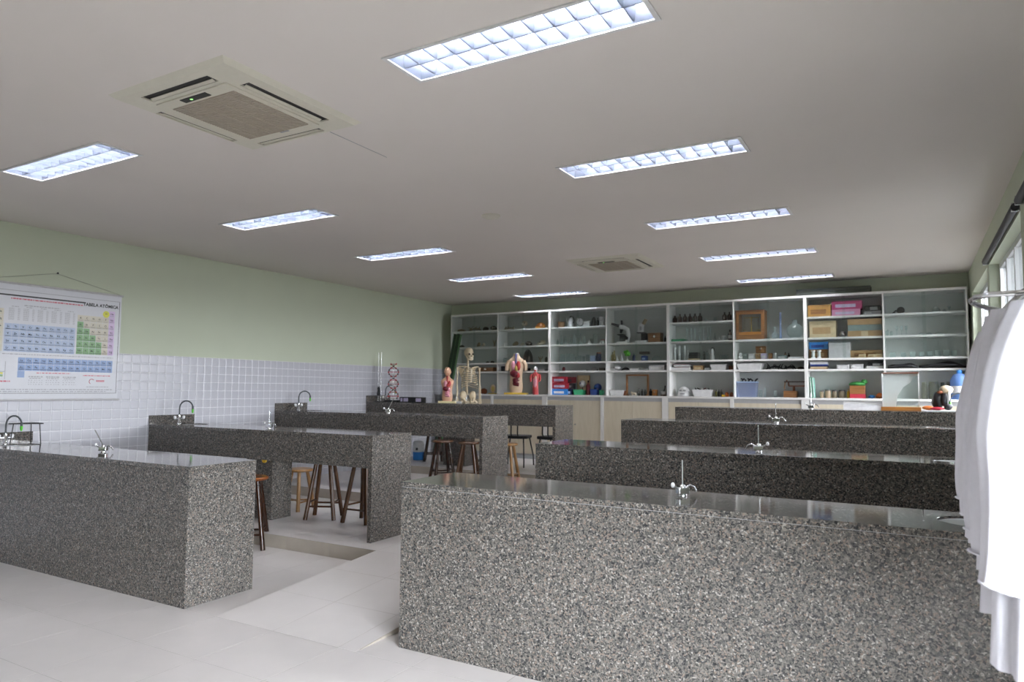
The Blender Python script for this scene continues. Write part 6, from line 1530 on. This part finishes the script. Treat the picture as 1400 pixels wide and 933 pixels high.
for r, row in right.items():
    for c, s in enumerate(row):
        if not s: continue
        y = 4.045+CW*c; z = 2.31-CH*(r+1)
        key = 'print_pink' if c == 5 else ('print_green' if (c <= r-2 and c < 4) else 'print_cream')
        flat(pr_[key], y+0.0015, y+CW-0.0015, z+0.0015, z+CH-0.0015); syms.append((s, y+CW/2, z+CH*0.55)); dashes('print_grey', y+0.012, y+CW-0.012, z+0.012, 0.006, 300+r*20+c, 0.01, 0.03, 0.003)
for c in range(2):
    for r in range(6):
        y = 3.235+CW*c; z = 2.24-CH*(r+1)
        flat(pr_['print_cream'], y+0.0015, y+CW-0.0015, z+0.0015, z+CH-0.0015); syms.append(('Be Mg Ca Sr Ba Ra'.split()[r] if c else 'Li Na K Rb Cs Fr'.split()[r], y+CW/2, z+CH*0.55))
pr_['print_yellow'].add([(0.0028, Y_(4.342)+0.036*math.cos(2*PI*i/24), Z_(2.272)+0.036*math.sin(2*PI*i/24)) for i in range(24)], [list(range(24))]); syms.append(('H', 4.342, 2.275))
lan = ['La Ce Pr Nd Pm Sm Eu Gd Tb Dy Ho Er Tm Yb'.split(), 'Ac Th Pa U Np Pu Am Cm Bk Cf Es Fm Md No'.split()]
for r in range(2):
    for c, s in enumerate(lan[r]):
        y = 3.508+0.0663*c; z = 1.775-0.066*(r+1)
        flat(pr_['print_blue_deep'], y+0.0015, y+0.0648, z+0.0015, z+0.0645); syms.append((s, y+0.033, z+0.036)); dashes('print_grey', y+0.012, y+0.055, z+0.012, 0.006, 600+r*20+c, 0.01, 0.03, 0.003)
flat(pr_['print_blue_deep'], 3.509, 3.573, 1.578, 1.642)
dashes('print_grey', 3.37, 4.44, 1.800, 0.008, 701)
dashes('print_red', 3.68, 4.0, 1.622, 0.008, 702); dashes('print_red', 4.13, 4.42, 1.605, 0.009, 703)
for i in range(3):
    y0 = 3.61+0.16*i
    dashes('print_grey', y0, y0+0.13, 1.582, 0.012, 710+i); dashes('print_grey', y0+0.01, y0+0.12, 1.568, 0.008, 715+i)
    for r in range(3): dashes('print_grey', y0, y0+0.13, 1.55-0.02*r, 0.006, 720+i*3+r, 0.006, 0.015, 0.014)
dashes('print_grey', 3.20, 4.45, 1.458, 0.009, 741, 0.008, 0.04, 0.008); dashes('print_grey', 3.20, 4.38, 1.438, 0.009, 742, 0.008, 0.04, 0.008)
dashes('print_grey', 4.17, 4.40, 1.487, 0.008, 743)
for i in range(6): flat(pr_['print_red'], 4.268+0.015*i, 4.279+0.015*i, 1.545, 1.563)
lg = MB(); lg.tube([(0.003, Y_(4.222)+0.026*math.cos(a), Z_(1.548)+0.026*math.sin(a)) for a in [0.6+3.6*j/14 for j in range(15)]], 0.003, 4)
flat(pr_['print_grey'], 3.24, 3.40, 1.63, 1.636); flat(pr_['print_grey'], 3.40, 3.405, 1.56, 1.73); flat(pr_['print_yellow'], 3.25, 3.385, 1.61, 1.625); flat(pr_['print_green'], 3.25, 3.385, 1.585, 1.605)
dashes('print_red', 3.25, 3.45, 1.535, 0.012, 760)
PN = {'print_black': 'black_rules', 'print_grey': 'small_print', 'print_red': 'red_print', 'print_blue': 'blue_cells', 'print_blue_deep': 'deep_blue_cells', 'print_green': 'green_cells', 'print_cream': 'cream_cells', 'print_pink': 'pink_cells', 'print_yellow': 'yellow_print'}
for k_, mb in pr_.items():
    tag(mb.build(PN[k_], k_, t), kind='stuff')
lg.build('red_emblem', 'print_red', t)
letters = MB()
def put_text(mb, s, y, z, size, bold=0.0, x=0.0034):
    k = (s, size, bold)
    v, f = TM[k]; mb.add([(x, Y_(y)+p[0], Z_(z)+p[1]) for p in v], f)
for s, y, z in syms: put_text(letters, s, y, z, 0.026, 0.0004)
tag(letters.build('element_symbols', 'print_black', t), kind='stuff')
ttl = MB(); put_text(ttl, 'TABELA AT\u00d4MICA', 4.283, 2.357, 0.045, 0.0018)
tag(ttl.build('chart_title', 'print_black', t), kind='stuff')
n_ = thing('wall_nail', 'dark nail holding the cord of the wall chart', 'nail', (XW, 3.83, 2.643))
MB().cyl((0.0005, 0, 0), (0.02, 0, 0.002), 0.004, n=8).build('shank', 'black_metal', n_)
MB().cyl((0.02, 0, 0.002), (0.023, 0, 0.002), 0.010, n=10).build('head', 'black_metal', n_)
# ------------------------------------------------------------------ coat rack and lab coats
def rack(y, label):
    t = thing('coat_rack', label, 'rack', (XR, y, 1.79))
    pts = [(-0.004, -0.24, 0.012), (-0.39, -0.10, 0.005), (-0.455, -0.07, 0.008), (-0.49, -0.03, 0.006), (-0.50, 0.02, 0.0), (-0.485, 0.08, -0.004), (-0.45, 0.14, -0.01), (-0.36, 0.30, -0.02), (-0.004, 0.62, -0.03)]
    MB().tube(pts, 0.0085, 10).build('loop_tube', 'chrome', t)
    MB().cyl((-0.25, -0.72, -0.02), (-0.25, 0.42, -0.02), 0.008, n=10).build('hanging_bar', 'chrome', t)
    for p in (pts[0], pts[-1]): MB().cyl((-0.001, p[1], p[2]), (-0.012, p[1], p[2]), 0.025, n=14).build('wall_flange', 'chrome', t)
rack(2.62, 'chrome loop coat rack on the right wall with its rounded end showing')
def coat(y, xc, zt, hem, label, seed, cuff, ahem=0.245, elbow=0.0, rz=0.0):
    t = thing('lab_coat', label, 'lab coat', (xc, y, 0), rz, group='white lab coats on the rack')
    rng = random.Random(seed); ph = [rng.uniform(0, 6.28) for _ in range(5)]
    n, m = 84, 36; rings = []
    for j in range(m+1):
        u = j/m; z = zt-(zt-hem)*u
        if u < 0.05: a = 0.055+(u/0.05)*0.06; b = 0.045
        elif u < 0.13: a = 0.115+(u-0.05)/0.08*0.075; b = 0.05+0.015*(u-0.05)/0.08
        else: a = 0.19+(ahem-0.19)*((u-0.13)/0.87); b = 0.065+0.015*u
        fo = 0.026*max(0, u-0.06)
        ring = []
        for i in range(n):
            q = 2*PI*i/n
            f = fo*(math.sin(9*q+ph[0]+0.8*u)+0.7*math.sin(14*q+ph[1]-0.6*u)+0.5*math.sin(5*q+ph[2]+1.5*u))
            ring.append(((a+0.35*f)*math.cos(q), (b+f)*math.sin(q), z-0.018*u*math.sin(2*q+ph[3])-0.01*u*math.sin(3*q+ph[4])))
        rings.append(ring)
    MB().loft(rings, cap=False).build('body', 'coat_cloth', t)
    for s in (-1, 1):
        k = 1.0 if s < 0 else 0.72
        zc = cuff
        P = [(s*0.12, 0, zt-0.06), (s*0.145*k, -0.005, zt-0.12), (s*(0.170+elbow*0.5)*k, -0.01, zt-0.22), (s*(0.203+elbow*2)*k, -0.015, (zt-0.07+zc)/2+0.0), (s*(0.192+elbow*0.6)*k, -0.025, (zt-0.1+zc)/2-0.04), (s*(0.205+elbow)*k, -0.04, zc+0.06), (s*(0.206+elbow)*k, -0.045, zc)]
        rr = []
        for i, p in enumerate(P):
            u = i/(len(P)-1); a = 0.055+0.007*math.sin(9*u+ph[0]); b = 0.044+0.005*math.sin(11*u+ph[3])
            rr.append([(p[0]+(a+0.006*math.sin(6*q+ph[1]+5*u))*math.cos(q), p[1]+(b+0.008*math.sin(5*q+ph[2]+4*u))*math.sin(q), p[2]+s*0.012*math.cos(q)*u) for q in [2*PI*c/28 for c in range(28)]])
        MB().loft(rr, cap=False).build('sleeve', 'coat_cloth', t, sub=1)
        p = P[-1]
        MB().tube([(p[0]+0.057*math.cos(q), p[1]+0.044*math.sin(q), p[2]+0.004+s*0.012*math.cos(q)) for q in [2*PI*c/24 for c in range(25)]], 0.004, 5).build('cuff_hem', 'coat_cloth', t)
    for s in (-1, 1):
        MB().add([(s*0.01, -0.05, zt-0.005), (s*0.06, -0.045, zt+0.005), (s*0.085, -0.06, zt-0.09), (s*0.012, -0.072, zt-0.24), (s*0.01, -0.055, zt-0.005), (s*0.06, -0.05, zt+0.005), (s*0.087, -0.066, zt-0.09), (s*0.012, -0.078, zt-0.24)],
                 [(0, 1, 2, 3), (7, 6, 5, 4), (0, 4, 5, 1), (1, 5, 6, 2), (2, 6, 7, 3), (3, 7, 4, 0)]).build('lapel', 'coat_cloth', t)
    MB().tube([(0.055*math.cos(q), 0.042*math.sin(q)+0.004, zt+0.006*math.sin(q)) for q in [2*PI*c/20 for c in range(21)]], 0.012, 7).build('collar', 'coat_cloth', t)
    for i in range(4):
        z = zt-0.30-0.13*i
        MB().cyl((0.02, -0.075-0.012*i*0.5, z), (0.02, -0.098-0.012*i*0.5, z), 0.009, n=10).build('button', 'coat_button', t)
    MB().tube([(0, 0.0, zt-0.01), (0, 0, zt+0.02), (0.012, 0, zt+0.04), (0, 0, zt+0.055)], 0.003, 6).build('hanger_hook', 'steel', t)
coat(2.97, 0.385, 1.775, 1.00, 'farthest white lab coat on the rack, sleeve bent outward', 1, 1.12, 0.235, 0.004)
coat(2.80, 0.385, 1.78, 0.99, 'second white lab coat from the far end of the rack', 2, 1.09, 0.225, 0.0)
coat(2.63, 0.385, 1.80, 0.955, 'middle white lab coat on the rack', 3, 1.07, 0.23, 0.0)
coat(2.44, 0.385, 1.80, 0.89, 'fourth white lab coat from the far end of the rack', 4, 1.04, 0.23, 0.0)
coat(2.24, 0.395, 1.80, 0.80, 'nearest white lab coat on the rack, hanging lowest', 5, 1.0, 0.235, 0.0)
